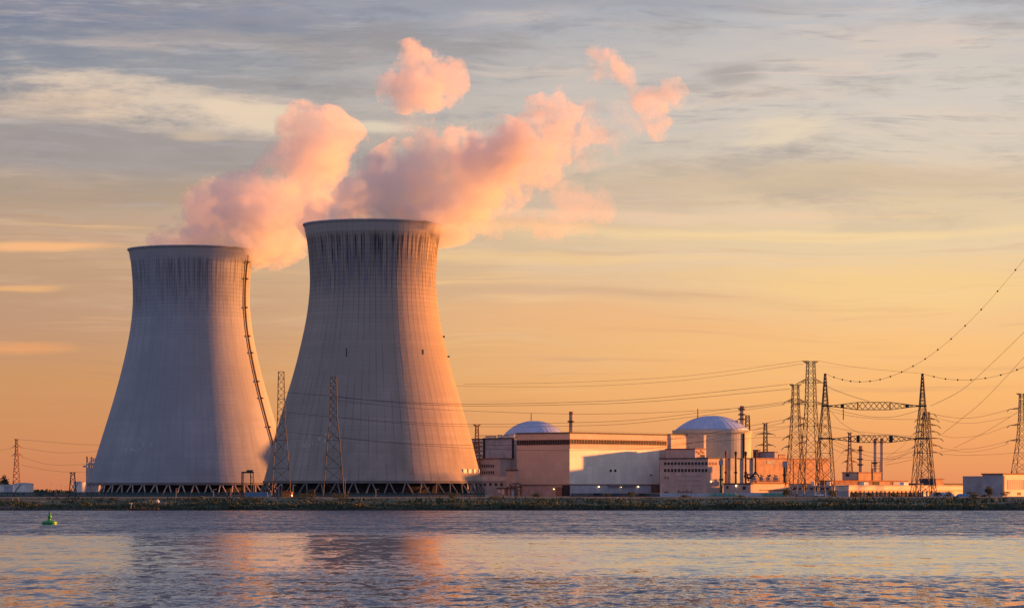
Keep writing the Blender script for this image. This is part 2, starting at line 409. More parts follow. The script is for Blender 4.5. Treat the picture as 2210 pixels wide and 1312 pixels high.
# ------------------------------------------------------------------ cooling towers
def prof_fn(pts, c):                               # rows -> radius, monotone cubic through the photographed outline
    pts = sorted(pts)
    xs_ = [p[0] for p in pts]; ys_ = [p[1] for p in pts]
    dl = [(ys_[i+1]-ys_[i])/(xs_[i+1]-xs_[i]) for i in range(len(pts)-1)]
    mm = [dl[0]] + [(dl[i-1]+dl[i])/2 if dl[i-1]*dl[i] > 0 else 0 for i in range(1, len(dl))] + [dl[-1]]
    def f(x):
        x = max(xs_[0], min(xs_[-1], x)); i = 0
        while i < len(xs_)-2 and x > xs_[i+1]: i += 1
        h = xs_[i+1]-xs_[i]; q = (x-xs_[i])/h
        return (2*q**3-3*q**2+1)*ys_[i] + (q**3-2*q*q+q)*h*mm[i] + (-2*q**3+3*q*q)*ys_[i+1] + (q**3-q*q)*h*mm[i+1]
    return f
def cooling_tower(px, D, outline, nrib, relief, ncol, mat, label, phase, leg_mat):
    c = Vector(((px-CX)/F*D, D, GZ)); s = D/F
    root = thing('cooling_tower', c, label, 'cooling tower')
    pts = [(H+(CY-y)*s-GZ, hw*s) for y, hw in outline]; f = prof_fn(pts, c)
    z0, z1 = min(p[0] for p in pts), max(p[0] for p in pts)
    n = nrib*8; rows = 70; vs = []; fs = []
    for j in range(rows+1):
        z = z0 + (z1-z0)*j/rows; r = f(z)
        for k in range(n):
            rr = r + (relief if k % 8 == 0 else 0)
            a = 2*math.pi*k/n; vs.append((c.x+rr*math.sin(a), c.y-rr*math.cos(a), c.z+z))
    for j in range(rows):
        for k in range(n): fs.append((j*n+k, j*n+(k+1)%n, (j+1)*n+(k+1)%n, (j+1)*n+k))
    MB().add(vs, fs).build('shell', mat, root, smooth=True)
    # inner face, set in by the shell's thickness
    n2 = 96; vs = []; fs = []
    for j in range(31):
        z = z0 + (z1-z0)*j/30; r = f(z) - 1.0
        for k in range(n2): a = 2*math.pi*k/n2; vs.append((c.x+r*math.sin(a), c.y-r*math.cos(a), c.z+z))
    for j in range(30):
        for k in range(n2): fs.append((j*n2+(k+1)%n2, j*n2+k, (j+1)*n2+k, (j+1)*n2+(k+1)%n2))
    MB().add(vs, fs).build('inner_lining', 'concrete_grey', root, smooth=True)
    r1 = f(z1)
    MB().lathe(c, [(r1-1.0, z1-1.0), (r1+.5, z1-1.0), (r1+.7, z1-.6), (r1+.7, z1), (r1-1.3, z1), (r1-1.3, z1-1.0)], 120, False).build('rim_walkway', 'concrete_greyblue', root)
    r0 = f(z0)
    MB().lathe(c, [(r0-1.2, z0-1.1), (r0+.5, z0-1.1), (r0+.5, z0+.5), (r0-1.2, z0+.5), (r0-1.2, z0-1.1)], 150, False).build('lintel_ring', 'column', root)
    # packing behind the columns, coloured dark as the unlit interior, and the basin kerb
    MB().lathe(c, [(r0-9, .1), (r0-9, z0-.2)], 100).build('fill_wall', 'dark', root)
    rb = r0 + 3.0
    MB().lathe(c, [(rb+1.5, -.3), (rb+1.5, 1.0), (rb-1.0, 1.0), (rb-1.0, -.3)], 120, False).build('basin_wall', 'concrete_greyblue', root)
    zb = z0 - 1.1
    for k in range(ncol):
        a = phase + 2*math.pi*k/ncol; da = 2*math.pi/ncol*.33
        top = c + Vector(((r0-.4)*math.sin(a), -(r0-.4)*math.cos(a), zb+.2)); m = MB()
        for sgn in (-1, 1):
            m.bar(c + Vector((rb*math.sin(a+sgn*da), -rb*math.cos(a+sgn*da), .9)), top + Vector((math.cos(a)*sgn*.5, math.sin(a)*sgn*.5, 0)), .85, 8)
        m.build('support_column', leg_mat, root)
    return root, f, c
OUT_F = [(485,149), (500,146.5), (522,142), (560,138), (605,135.8), (645,138), (687,143.5), (740,154.5), (800,169.5), (864,188.5), (948,212.5), (1000,225), (1039,235.5)]
OUT_B = [(539,135.3), (560,131), (600,126.8), (645,125.5), (700,129.5), (740,136), (800,149.5), (863,166.5), (951,193.5), (1000,208.5), (1043,221.7)]
tf, ff, cf = cooling_tower(805, 1900, OUT_F, 74, .05, 40, 'shell_front', 'ribbed grey cooling tower with the wider base, right of the two and in front', .03, 'column')
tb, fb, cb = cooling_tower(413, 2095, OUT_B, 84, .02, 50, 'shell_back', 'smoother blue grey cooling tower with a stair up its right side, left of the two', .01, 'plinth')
# stair with landings up the back tower's lit side
m = MB(); prev = None
for i in range(33):
    z = 20 + 141*i/32; a = R(66.3 + 3.5*(i/32)**2); r = fb(z) + 1.0
    p = cb + Vector((r*math.sin(a), -r*math.cos(a), z))
    if prev is not None: m.bar(prev, p, .85)
    prev = p
m.build('stair', 'rust_dark', tb)
for i in range(9):
    z = 30 + 128*i/8 + (i*7%5-2)*1.6; a = R(66.3 + 3.5*((z-20)/141)**2); r = fb(z) + 1.8
    MB().box(cb + Vector((r*math.sin(a), -r*math.cos(a), z)), (1.5, 1.8, 1.0), a).build('stair_landing', 'rust_dark', tb)
# warning-light masts and cabinets on the front tower
def on_front(px, py, out=.8):
    z = H+(CY-py)*1900/F-GZ; r = ff(z)+out; X = (px-CX)/F*(1900) - cf.x
    X = max(-r, min(r, X)); return cf + Vector((X, -math.sqrt(max(0, r*r-X*X)), z))
for px, y0, y1 in ((756,760,776), (917,761,770)):
    MB().bar(on_front(px, y1, .25), on_front(px, y0, .25), .3).box(on_front(px, y0, .35), (.4,.4,.8)).build('warning_light', 'dark', tf)
for px, py in ((959,727), (969,770)):
    z = H+(CY-py)*1900/F-GZ; r = ff(z)+.6; a = R(86)
    q = cf + Vector((r*math.sin(a), -r*math.cos(a), z))
    MB().box(q, (1.2,1.0,1.0)).bar(q-Vector((1.4,0,0)), q, .3).build('warning_light', 'dark', tf)
for px in (1005, 1015, 1025, 1034):
    q = on_front(px, 1017, .3); a = math.atan2(q.x-cf.x, -(q.y-cf.y))
    MB().box(q, (3.8 if px < 1030 else 2.2, .5, 2.4), a).build('inspection_panel', 'white', tf)

# ------------------------------------------------------------------ steam
def steam_mat(name, blobs, org, dens, amp, scale, K, seed):
    m = bpy.data.materials.new(name); m.use_nodes = True; MATS[m.name] = m; t = m.node_tree; t.nodes.clear()
    out = t.nodes.new('ShaderNodeOutputMaterial'); pv = t.nodes.new('ShaderNodeVolumePrincipled')
    t.links.new(pv.outputs[0], out.inputs['Volume'])
    P = coord(t, 'Object')
    def vm(op, a, b_, outi=0):
        n = t.nodes.new('ShaderNodeVectorMath'); n.operation = op
        for i, q in enumerate((a, b_)):
            if isinstance(q, S): t.links.new(q.o, n.inputs[i])
            elif q is not None: n.inputs[i].default_value = q
        return S(t, n.outputs[outi])
    w1 = nz(P, .022, 3, .55, True); w2 = nz(P, .085, 4, .6, True)
    Pw = vm('ADD', P, vm('SCALE', vm('SUBTRACT', w1, (.5,.5,.5)), None))
    Pw.o.node.inputs[1].links[0].from_node.inputs['Scale'].default_value = 62.0
    Pw = vm('ADD', Pw, vm('SCALE', vm('SUBTRACT', w2, (.5,.5,.5)), None))
    Pw.o.node.inputs[1].links[0].from_node.inputs['Scale'].default_value = 24.0
    P0 = P; P = Pw; best = None
    for c, r in blobs:
        d = vm('DISTANCE', P, tuple(c-org), 1)/r
        best = d if best is None else best.m('SMOOTH_MIN', d, .22)
    sh = vm('ADD', P0, (seed*37.0, seed*11.0, 0.0))
    n1 = nz(sh, scale, 6, .62, dist=.35); n2 = nz(sh, scale*3.6, 5, .65)
    f = (1.0-best) + (n1-.5)*amp + (n2-.5)*(amp*.62)
    dn = (f*K).clamp()
    t.links.new((dn*dens).o, pv.inputs['Density'])
    pv.inputs['Color'].default_value = (.96,.96,.97,1); pv.inputs['Anisotropy'].default_value = .15
    m.cycles.volume_step_rate = .14; m.cycles.volume_sampling = 'MULTIPLE_IMPORTANCE' if hasattr(m.cycles, 'volume_sampling') else None
    return m
def ico(c, r):
    bmv = []; bmf = []
    n, k = 14, 9
    for j in range(k+1):
        ph = math.pi*j/k
        for i in range(n): a = 2*math.pi*i/n; bmv.append((c.x+r*math.sin(ph)*math.cos(a), c.y+r*math.sin(ph)*math.sin(a), c.z+r*math.cos(ph)))
    for j in range(k):
        for i in range(n): bmf.append((j*n+i, (j+1)*n+i, (j+1)*n+(i+1)%n, j*n+(i+1)%n))
    return bmv, bmf
def steam(name, D, spec, label, cat, dens=.09, amp=1.5, scale=.035, K=3.0, seed=1, clipbelow=None, group=None):
    rnd = random.Random(seed); blobs = []
    for q in spec:
        px, py, r = q[:3]; dd = q[3] if len(q) > 3 else rnd.uniform(-14, 14)
        p = pt(px, py, D); p.y += dd; blobs.append((p, r*1.28*D/F))
    org = sum((b[0] for b in blobs), Vector())/len(blobs); org = Vector((round(org.x), round(org.y), round(org.z)))
    mm = steam_mat(name+'_air', blobs, org, dens, amp, scale, K, seed)
    m = MB()
    for c, r in blobs: m.add(*ico(c, r*1.25))
    o = m.build(name, mm.name, None, loc=org)
    md = o.modifiers.new('union', 'REMESH'); md.mode = 'VOXEL'; md.voxel_size = 3.0
    bpy.context.view_layer.update(); dg = bpy.context.evaluated_depsgraph_get()
    me = bpy.data.meshes.new_from_object(o.evaluated_get(dg)); o.modifiers.clear(); o.data = me
    me.materials.clear(); me.materials.append(mm)
    return tag(o, label, cat, group)
steam('steam_plume', 1905, [(658,476,17,0),(672,467,26,0),(688,458,32,0),(682,476,15,0),(700,470,24,0),(722,458,30,0),(700,486,34,0),(740,470,42,0),(790,455,50,0),(850,455,58,0),(905,462,55,0),(935,478,38,-20),(765,428,34,10),(805,402,44),(845,375,46),(890,372,58),(880,430,66),
    (945,350,62),(960,420,74),(1000,445,52),(1020,365,72),(1075,345,60),(1085,400,52),(1125,335,48),(878,478,17,-38),(905,482,22,-35),(930,487,24,-30),(948,492,20,-18)],
    'thick pink and violet steam plume blowing right from the mouth of the front cooling tower', 'steam', .070, 2.1, .042, 4.0, 1)
steam('steam_plume', 2095, [(268,541,16,0),(282,533,22,0),(285,536,18,0),(308,530,22,0),(340,515,24,0),(362,492,24,0),(360,530,34,0),(410,520,44,0),(470,515,52,0),(535,520,44,0),(447,450,48),(500,470,56),(520,440,48),(565,470,60),
    (590,430,60),(630,395,62),(640,340,50),(655,280,42),(690,330,62),(650,252,22),(715,265,26),(700,290,40),(745,305,34),(690,400,50),(640,460,52),(610,510,40),(585,545,26),(515,532,16,-38),(535,538,20,-32),(550,548,18,-20)],
    'salmon pink steam plume leaning right above the left cooling tower', 'steam', .058, 2.1, .042, 4.0, 2)
steam('steam_plume', 1900, [(1110,335,44),(1132,300,38),(1140,350,44),(1160,262,34),(1172,300,40),(1190,345,34),(1205,240,32),(1228,232,24),(1215,285,30),(1180,225,20),(1245,300,24),(1150,395,30)],
    'ragged downwind end of the front tower plume, where it rises to a torn tip', 'steam', .046, 2.2, .050, 3.6, 7)
steam('steam_puff', 1900, [(893,150,42),(865,190,38),(912,175,46),(950,165,42),(965,190,34),(880,212,28),(925,200,36),(890,125,22)],
    'round pink puff of steam drifting alone high above the front cooling tower', 'steam', .055, 1.5, .050, 3.6, 3)
steam('steam_puff', 1880, [(1295,130,26),(1302,160,20),(1335,160,24),(1285,182,20),(1320,185,24),(1352,195,24),(1372,222,18),(1435,180,26),(1425,215,32),(1418,255,26),(1420,285,16),(1285,285,20),(1300,292,16),(1270,280,16),(1395,235,20),(1465,198,18),(1398,222,22)],
    'ragged salmon steam puffs at the far upper right end of the drifting trail', 'steam', .045, 1.7, .055, 3.6, 4)
steam('steam_wisp', 1885, [(1258,250,24),(1272,228,20),(1295,252,24),(1330,240,22),(1360,262,22),(1215,205,20),(1262,275,20),(1340,290,20),(1370,280,22),(1310,320,26),(1290,285,26),(1305,305,18),(1245,320,26),(1270,345,28),(1220,372,34),(1250,410,26),(1280,450,34),(1235,450,40),(1200,475,36),(1180,500,22),(1262,485,22),(1120,450,36),(1060,460,40),(985,515,24)],
    'faint torn wisps of steam trailing under the right end of the plume', 'steam', .017, 2.5, .055, 2.6, 5)
steam('steam_wisp', 1890, [(870,265,26),(905,255,22),(860,300,30),(845,340,26),(960,290,22),(1000,280,18)],
    'pale thin veil of steam between the lone puff and the front tower plume', 'steam', .010, 2.0, .045, 2.0, 6)
SC = 1.035                                          # the whole plant behind stands this much farther back
pt_near = pt
def pt(px, py, D): return pt_near(px, py, D*SC)
# ------------------------------------------------------------------ buildings (all stand turned 50 degrees, their right faces towards the sunset)
def gy(D): return CY + (H-GZ)*F/D                   # photo row of the ground at distance D
class Bld:
    def __init__(s, name, label, cat, pxc, D, pxl, pxr, ytop, wall, roof='roof', ybot=None, a=50, rt=.8, over=.35, parent=None, part='wall', group=None, Lm=None, inset=0):
        D = D*SC; a = R(a); s.a = a; s.D = D
        s.tr = Vector((math.cos(a), math.sin(a), 0)); s.tl = Vector((-math.sin(a), math.cos(a), 0))
        s.nr = Vector((math.sin(a), -math.cos(a), 0)); s.nl = Vector((-math.cos(a), -math.sin(a), 0))
        s.C = Vector(((pxc-CX)/F*D, D, 0))
        s.Rt = s.hit(pxr, s.tr); s.Lt = Lm or s.hit(pxl, s.tl)
        s.zt = H+(CY-ytop)*D/F; s.zb = GZ-.2 if ybot is None else H+(CY-ybot)*D/F
        s.root = parent or thing(name, (s.C.x, s.C.y, GZ), label, cat, group)
        i = inset
        P_ = lambda r, l, o: s.C + s.tr*r + s.tl*l
        def poly(o): return [s.C - s.tr*o - s.tl*o, s.C + s.tr*(s.Rt+o) - s.tl*o, s.C + s.tr*(s.Rt+o) + s.tl*(s.Lt+o), s.C - s.tr*o + s.tl*(s.Lt+o)]
        s.poly = poly
        MB().prism(poly(-i), s.zb, s.zt-rt).build(part, wall, s.root)
        if roof: MB().prism(poly(over-i), s.zt-rt, s.zt).build('roof', roof, s.root)
    def hit(s, px, t):
        k = (px-CX)/F; return (k*s.C.y - s.C.x)/(t.x - k*t.y)
    def on(s, side, px, py, out=0.0):
        t, n = (s.tr, s.nr) if side == 'r' else (s.tl, s.nl)
        p = s.C + t*s.hit(px, t) + n*out; p.z = H+(CY-py)*p.y/F; return p
    def panel(s, side, x0, x1, y0, y1, name, mat, th=.24, parent=None):
        """a thin box lying on a face between photo columns x0..x1 and rows y0..y1"""
        t = s.tr if side == 'r' else s.tl
        p, q = s.on(side, (x0+x1)/2, (y0+y1)/2), abs(s.hit(x1, t)-s.hit(x0, t))
        h = (y1-y0)*p.y/F; rz = math.atan2(t.y, t.x)
        return MB().box(p, (q, th, h), rz).build(name, mat, parent or s.root, loc=p)
def band(s, side, x0, x1, y0, y1, n, glass='darkglass', frame='concrete_grey', name='window_band'):
    """a ribbon of windows with mullions, level in the world"""
    t = s.tr if side == 'r' else s.tl; rz = math.atan2(t.y, t.x)
    a, b = s.hit(x0, t), s.hit(x1, t); nn_ = s.nr if side == 'r' else s.nl
    zt, zb = H+(CY-y0)*s.D/F, H+(CY-y1)*s.D/F
    c = s.C + t*((a+b)/2); c.z = (zt+zb)/2
    w = MB().box(c+nn_*.06, (abs(b-a), .12, zt-zb), rz).build(name, glass, s.root)
    m = MB()
    for k in range(n+1):
        p = s.C + t*(a+(b-a)*k/n) + nn_*.12; m.box((p.x, p.y, c.z), (.28, .3, zt-zb-.05), rz)
    for z in (zt-.15, zb+.15): m.box((c.x+nn_.x*.12, c.y+nn_.y*.12, z), (abs(b-a), .26, .2), rz)
    m.build('mullions', frame, w)
def rail_on(mb, p, q, h, n, w=.12):
    p, q = Vector(p), Vector(q)
    for k in range(n+1):
        c = p.lerp(q, k/n); mb.bar(c, c+Vector((0,0,h)), w)
    mb.bar(p+Vector((0,0,h)), q+Vector((0,0,h)), w); mb.bar(p+Vector((0,0,h*.5)), q+Vector((0,0,h*.5)), w*.7)

# turbine hall
th_ = Bld('turbine_hall', 'huge windowless tan hall with a ribbon window under its roof, beside the front cooling tower', 'hall', 1230, 1900, 1115, 1440, 932, 'cladding_tan', ybot=1045, rt=.9)
Bld('', '', '', 1230, 1900, 1115, 1440, 1045, 'plinth', roof=None, parent=th_.root, part='plinth', rt=.0, inset=1.2)
MB().prism(th_.poly(.10), H+(CY-966)*1900/F-.25, H+(CY-966)*1900/F).build('cladding_joint', 'concrete_pale', th_.root)
th_.panel('r', 1231, 1424, 970, 1044, 'cladding_panel', 'cladding_white', .22)
band(th_, 'l', 1116, 1229, 948, 959, 22, frame='brick_dark'); band(th_, 'r', 1231, 1438, 947, 957.5, 36, frame='brick')
for x in (1317.5, 1327.5): 
    th_.panel('r', x-2, x+2, 1012.5, 1018, 'vent', 'dark', .6)
th_.panel('r', 1402, 1407, 1023.5, 1026, 'vent', 'dark', .6)
th_.panel('l', 1203, 1216, 1051, 1072, 'door', 'brick_dark', 3.4); th_.panel('l', 1217, 1228, 1047, 1071, 'door', 'dark', 3.2)
th_.panel('r', 1405, 1419, 1047, 1070, 'door', 'brick_dark', 3.2); th_.panel('r', 1420, 1436, 1047, 1070, 'loading_bay', 'dark', 3.2)
th_.panel('r', 1233, 1403, 1047.5, 1072, 'lower_wall', 'plinth_blue', 2.8)
for s_, x in (('l', 1200), ('r', 1287), ('r', 1335), ('r', 1372)):
    p = th_.on(s_, x, 1050 if s_ == 'r' else 1055, 2.2)
    MB().lathe(p, [(.12,-.35),(.36,-.15),(.36,.2),(.12,.35)], 8).build('wall_lamp', 'lamp', th_.root)
m = MB(); m.bar(th_.on('r', 1308, 1049.5, 2.4), th_.on('r', 1366, 1049.5, 2.4), .5); m.bar(th_.on('r', 1308, 1049.5, 2.4), th_.on('r', 1308, 1046, 1.0), .4); m.build('pipe', 'steel', th_.root)
rm = MB()
rail_on(rm, th_.poly(-.5)[0] + Vector((0,0,th_.zt)), th_.poly(-.5)[1] + Vector((0,0,th_.zt)), 1.0, 40, .07); rm.build('roof_railing', 'steel', th_.root)

# cluster left of the hall
g1 = Bld('filter_building', 'streaked grey concrete block with rooftop cabins between the front tower and the tan hall', 'building', 1110, 1962, 1043, 1118, 944, 'concrete_greyblue')
g1.panel('l', 1043.5, 1047, 945, 990, 'pilaster', 'dark', 1.4); g1.panel('l', 1106, 1109.5, 946, 992, 'pilaster', 'dark', 1.4)
for x0, x1, y0 in ((1045,1068,940), (1073,1080,938), (1082,1094,939), (1094,1109,937)):
    Bld('', '', '', x1, 1970, x0, x1+3, y0, 'white', parent=g1.root, part='rooftop_cabin', ybot=945, rt=.3, over=.1, Lm=(x1-x0)*.36)
m = MB(); rail_on(m, pt(1030, 944, 1966), pt(1075, 944, 1962), 1.6, 12); m.build('roof_railing', 'steel', g1.root)
w1 = Bld('office_block', 'white block with stepped balconies rising behind the small lattice pylon', 'building', 1042, 1992, 1012, 1047, 946, 'white')
for y in (953, 962, 971, 981): w1.panel('l', 1016, 1041, y, y+2.2, 'balcony', 'roof', 1.6)
for y in (956, 965, 975):
    for x in (1019, 1024, 1029, 1034): w1.panel('l', x-1.2, x+1.2, y, y+3.6, 'window', 'darkglass', .4)
p1_ = Bld('office_block', 'pinkish office with two window rows and an orange end, left of the tan hall', 'building', 1077, 1925, 1026, 1109, 988, 'concrete_pink', roof='brick_dark')
for y0, y1 in ((1002, 1008.5), (1016, 1022.5)):
    for k in range(7): x = 1036 + k*4.6; p1_.panel('l', x, x+2.4, y0, y1, 'window', 'darkglass', .3)
p1_.panel('r', 1077.5, 1079.5, 990, 1026, 'downpipe', 'concrete_pale', .6)
lr = Bld('workshop', 'low workshop under a pale roof at the foot of the front tower', 'building', 1092, 1908, 1036, 1100, 1027, 'concrete_greyblue', roof='roof_pale', rt=3.2)
for x in (1044, 1056, 1068, 1080): lr.panel('l', x, x+5, 1042, 1048, 'window', 'darkglass', .3)
bk = Bld('switch_house', 'plain pink concrete box pressed against the left end of the tan hall', 'building', 1113, 1893, 1093, 1117, 1013, 'concrete_pink', ybot=1050)
MB().bar(pt(1096, 1050, 1890), pt(1096, 1071, 1890), .8).bar(pt(1112, 1050, 1890), pt(1112, 1071, 1890), .8).build('support_column', 'steel', bk.root)
sh = Bld('pump_house', 'small dark pump house with bright openings before the workshop', 'building', 1098, 1860, 1073, 1110, 1052, 'concrete_greyblue')
sh.panel('l', 1075, 1080, 1056, 1063, 'window', 'white', .3); sh.panel('l', 1083, 1088, 1055, 1066, 'window', 'white', .3); sh.panel('l', 1091, 1096, 1054, 1068, 'door', 'rust', .3)
for x, y0 in ((1121, 1042), (1127, 1045), (1131, 1047)): MB()
pr = thing('pipe_rack', pt(1115, 1071, 1840), 'rusty pipe rack with a sloping hood below the left corner of the tan hall', 'pipe rack')
m = MB()
for x in (1102, 1113, 1124): m.bar(pt(x, 1070.4, 1840), pt(x, 1044, 1840), .7)
m.bar(pt(1100, 1050, 1840), pt(1127, 1050, 1840), .8).bar(pt(1100, 1058, 1840), pt(1127, 1058, 1840), .6); m.build('frame', 'rust', pr)
MB().bar(pt(1099, 1046, 1839), pt(1116, 1042, 1839), 1.2).bar(pt(1116, 1042, 1839), pt(1128, 1047, 1839), 1.2).build('hood', 'brick_dark', pr)

# reactor domes
def cap(a_, h_, n=12):
    Rr = (a_*a_+h_*h_)/(2*h_); out_ = []
    for k in range(n+1):
        th = math.asin(a_/Rr)*(1-k/n); out_.append((max(.05, Rr*math.sin(th)), Rr*math.cos(th)-(Rr-h_)))
    return out_
def reactor(px, D, half, ytop, ybase, lip, label):
    D = D*SC; s = D/F; c = Vector(((px-CX)*s, D, GZ)); root = thing('reactor_building', c, label, 'reactor')
    zb = H+(CY-ybase)*s-GZ; r = half*s
    m = MB().lathe(c, [(r, -.2), (r, zb-lip)], 72); m.build('wall', 'drum', root, smooth=False)
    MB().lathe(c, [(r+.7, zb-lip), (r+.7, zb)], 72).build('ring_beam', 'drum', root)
    MB().lathe(c, [(rr, zb+z) for rr, z in cap(r*.955, (ybase-ytop)*s)], 96, True).build('dome', 'dome', root, smooth=True)
    m = MB()
    for k in range(36):
        a = 2*math.pi*k/36; pr_ = [(rr, z) for rr, z in cap(r*.955, (ybase-ytop)*s, 8)]
        for (r0, z0_), (r1, z1_) in zip(pr_[:-2], pr_[1:-1]):
            m.bar(c+Vector((r0*math.cos(a), r0*math.sin(a), zb+z0_)), c+Vector((r1*math.cos(a), r1*math.sin(a), zb+z1_)), .26)
    m.build('dome_seams', 'dome_seam', root)
    return root, c, zb, r
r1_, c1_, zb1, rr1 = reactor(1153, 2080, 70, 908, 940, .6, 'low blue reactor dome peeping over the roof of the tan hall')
MB().bar(pt(1146.5, 911, 2078), pt(1146.5, 892, 2078), .45).build('lightning_rod', 'steel', r1_)
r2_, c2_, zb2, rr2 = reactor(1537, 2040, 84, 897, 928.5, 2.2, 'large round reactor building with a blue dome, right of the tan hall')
MB().bar(pt(1506, 906, 2038), pt(1506, 882, 2038), .5).build('lightning_rod', 'steel', r2_)
MB().box(pt(1590, 911, 2032), (1.8,1.8,3)).build('roof_hatch', 'concrete_pale', r2_)
a = math.asin(63/84); q = c2_ + Vector(((rr2+.5)*math.sin(a), -(rr2+.5)*math.cos(a), 0))
MB().bar((q.x, q.y, GZ), (q.x, q.y, GZ+zb2-2.4), 1.3, 8).build('downpipe', 'dark', r2_)

def chimney(px, w, ytop, ybot, D, label, mat='concrete_grey', plats=(), topmat='brick_dark'):
    D = D*SC; s = D/F; c = Vector(((px-CX)*s, D, H+(CY-ybot)*s)); hh = (ybot-ytop)*s; r = w*s/2
    root = thing('chimney', c, label, 'chimney')
    MB().lathe(c, [(r*1.08, -1), (r, hh*.88)], 16).build('shaft', mat, root)
    MB().lathe(c, [(r*1.02, hh*.88), (r*1.02, hh), (r*.75, hh), (r*.75, hh-.8)], 16).build('tip', topmat, root)
    for y in plats:
        z = (ybot-y)*s
        MB().lathe(c, [(r+.1, z), (r+1.1, z+.05), (r+1.1, z+1.0), (r+.95, z+1.0), (r+.95, z+.2), (r+.1, z+.2)], 16, False).build('platform', 'steel', root)
    m = MB(); 
    for sx in (-.3, .3): m.bar(c+Vector((sx, -r-.35, 0)), c+Vector((sx, -r-.3, hh-.5)), .14)
    m.build('ladder', 'steel', root); return root
chimney(1232.5, 8.5, 888, 945, 2040, 'grey ventilation chimney with one platform, behind the tan hall', plats=(911,))
chimney(1601.5, 9.5, 876, 940, 2060, 'brownish ventilation chimney with ring platforms, behind the right dome', 'concrete_pink', plats=(885, 896, 906))
chimney(1857.5, 7.5, 962, 1040, 2100, 'shortest of the three grey exhaust stacks, standing left of the tall pair', 'concrete_greyblue', plats=(973, 992, 1004))
chimney(1889, 7, 946, 1042, 2095, 'tall exhaust stack with a platform near its foot, middle one of three', 'concrete_greyblue', plats=(1001,))
chimney(1903, 7, 946, 1042, 2100, 'tall bare exhaust stack, right of the other two', 'concrete_greyblue')

# blocks in front of the right dome
e1 = Bld('stair_tower', 'narrow orange lit stair tower closing the right end of the tan hall', 'building', 1447, 1992, 1439, 1484, 936, 'cladding_tan')
e2 = Bld('auxiliary_block', 'greenish grey plain block in front of the right dome wall', 'building', 1519, 1988, 1486, 1524, 938.5, 'drum', roof='concrete_pale', over=.1)
an = Bld('fan_house', 'flat roofed mauve block with vents at its lit end, above the windowed office', 'building', 1500, 1938, 1437, 1522, 967, 'concrete_pink', roof='brick_dark')
Bld('', '', '', 1505, 1961, 1441, 1520, 968.4, 'concrete_pink', roof='roof', parent=an.root, part='hidden_shade_block', over=.1)  # unseen block added behind the fan house to shade the hall's right face
for x, y in ((1504,973),(1509,976),(1513,971),(1517,974)): an.panel('r', x-1.8, x+1.8, y, y+4, 'vent', 'rust', .5)
an.panel('r', 1512, 1520, 981, 985, 'louvre', 'dark', .5)
cb_ = Bld('control_building', 'pinkish grey office with two long rows of square windows, below the right dome', 'building', 1528, 1860, 1424, 1554, 987, 'concrete_pink', roof='roof')
for k in range(13):
    x = 1433.4 + k*7.35
    for j, (y0, y1) in enumerate(((997, 1003.5), (1011.5, 1018))):
        f_ = cb_.panel('l', x, x+4.9, y0, y1, 'window', 'darkglass', .3)
        if j == 0: cb_.panel('l', x-.5, x+5.4, y1-.2, y1+.8, 'sill', 'concrete_pale', .6, parent=f_)
for x in (1530, 1536.5, 1543): cb_.panel('r', x, x+4.2, 997, 1003.5, 'window', 'brick_dark', .3)
for x in (1436, 1442): cb_.panel('l', x-1.6, x+1.6, 1028, 1033, 'window', 'brick_dark', .3)
for x in (1436, 1441): cb_.panel('l', x-1.5, x+1.5, 1060, 1063, 'window', 'dark', .3)
for k in range(9): 
    x = 1463+k*3.6; cb_.panel('l', x, x+1.6, 1057 + (k*7%5), 1065, 'vent_pipe', 'brick_dark', .8)
for y in (1026, 1036, 1046): cb_.panel('l', 1463, 1512, y, y+.7, 'ledge', 'concrete_grey', .5)
p = cb_.on('r', 1533.5, 1038.5, .6); MB().lathe(p, [(.15,-.4),(.4,0),(.2,.4)], 8).build('wall_lamp', 'lamp', cb_.root)
ax = Bld('diesel_building', 'buttressed concrete wall behind four thin exhaust pipes, lit orange between its pilasters', 'building', 1531, 1892, 1520, 1626, 987.5, 'cladding_tan', Lm=16)
for x in (1556, 1573, 1580, 1601, 1622): ax.panel('r', x, x+7, 988.5, 1050, 'pilaster', 'concrete_grey', 2.6)
for x0, mat_, y0, lab in ((1567, 'rust', 973, 'thin rusty red exhaust pipe, leftmost of four on the buttressed building'), (1588, 'dark', 974, 'thin black exhaust pipe second from left on the buttressed building'),
      (1609.5, 'dark', 974, 'thin black exhaust pipe third from left on the buttressed building'), (1630.5, 'dark', 975, 'thin black exhaust pipe nearest the long orange lit hall')):
    c = pt(x0, 1040, 1850+ (x0-1567)*.25); c.z = H+(CY-1042)*c.y/F
    hh = (1042-y0)*c.y/F; rt_ = tag(thing('exhaust_pipe', c, lab, 'exhaust pipe', 'exhaust pipes before the buttressed wall'))
    MB().lathe(c, [(.62,-.5), (.5, hh-3)], 10).build('pipe', mat_, rt_)
    MB().lathe(c, [(.5, hh-3), (.8, hh-1.5), (.8, hh), (.55, hh)], 10).build('cap', mat_, rt_)
    MB().lathe(c, [(.5, hh*.30), (1.1, hh*.31), (1.1, hh*.35), (.5, hh*.36)], 10, False).build('collar', mat_, rt_)
lg = Bld('pump_house', 'low mauve shed with one wall lamp in front of the exhaust pipes', 'building', 1620, 1838, 1561, 1625, 1042, 'concrete_pink', roof='roof')
p = lg.on('l', 1590, 1048, .7); MB().lathe(p, [(.15,-.5),(.5,0),(.2,.5)], 8).build('wall_lamp', 'lamp', lg.root)
lg.panel('l', 1603, 1609, 1049, 1056, 'door', 'dark', .3); lg.panel('l', 1568, 1572, 1048, 1054, 'window', 'dark', .3)
te = Bld('transformer_terrace', 'long orange lit platform building carrying transformers and a dark tank', 'building', 1622, 1855, 1612, 1704, 1041, 'cladding_tan', roof='rust', rt=.7, over=.7)
te.panel('r', 1640, 1702, 1056.5, 1058, 'ledge', 'rust', .8)
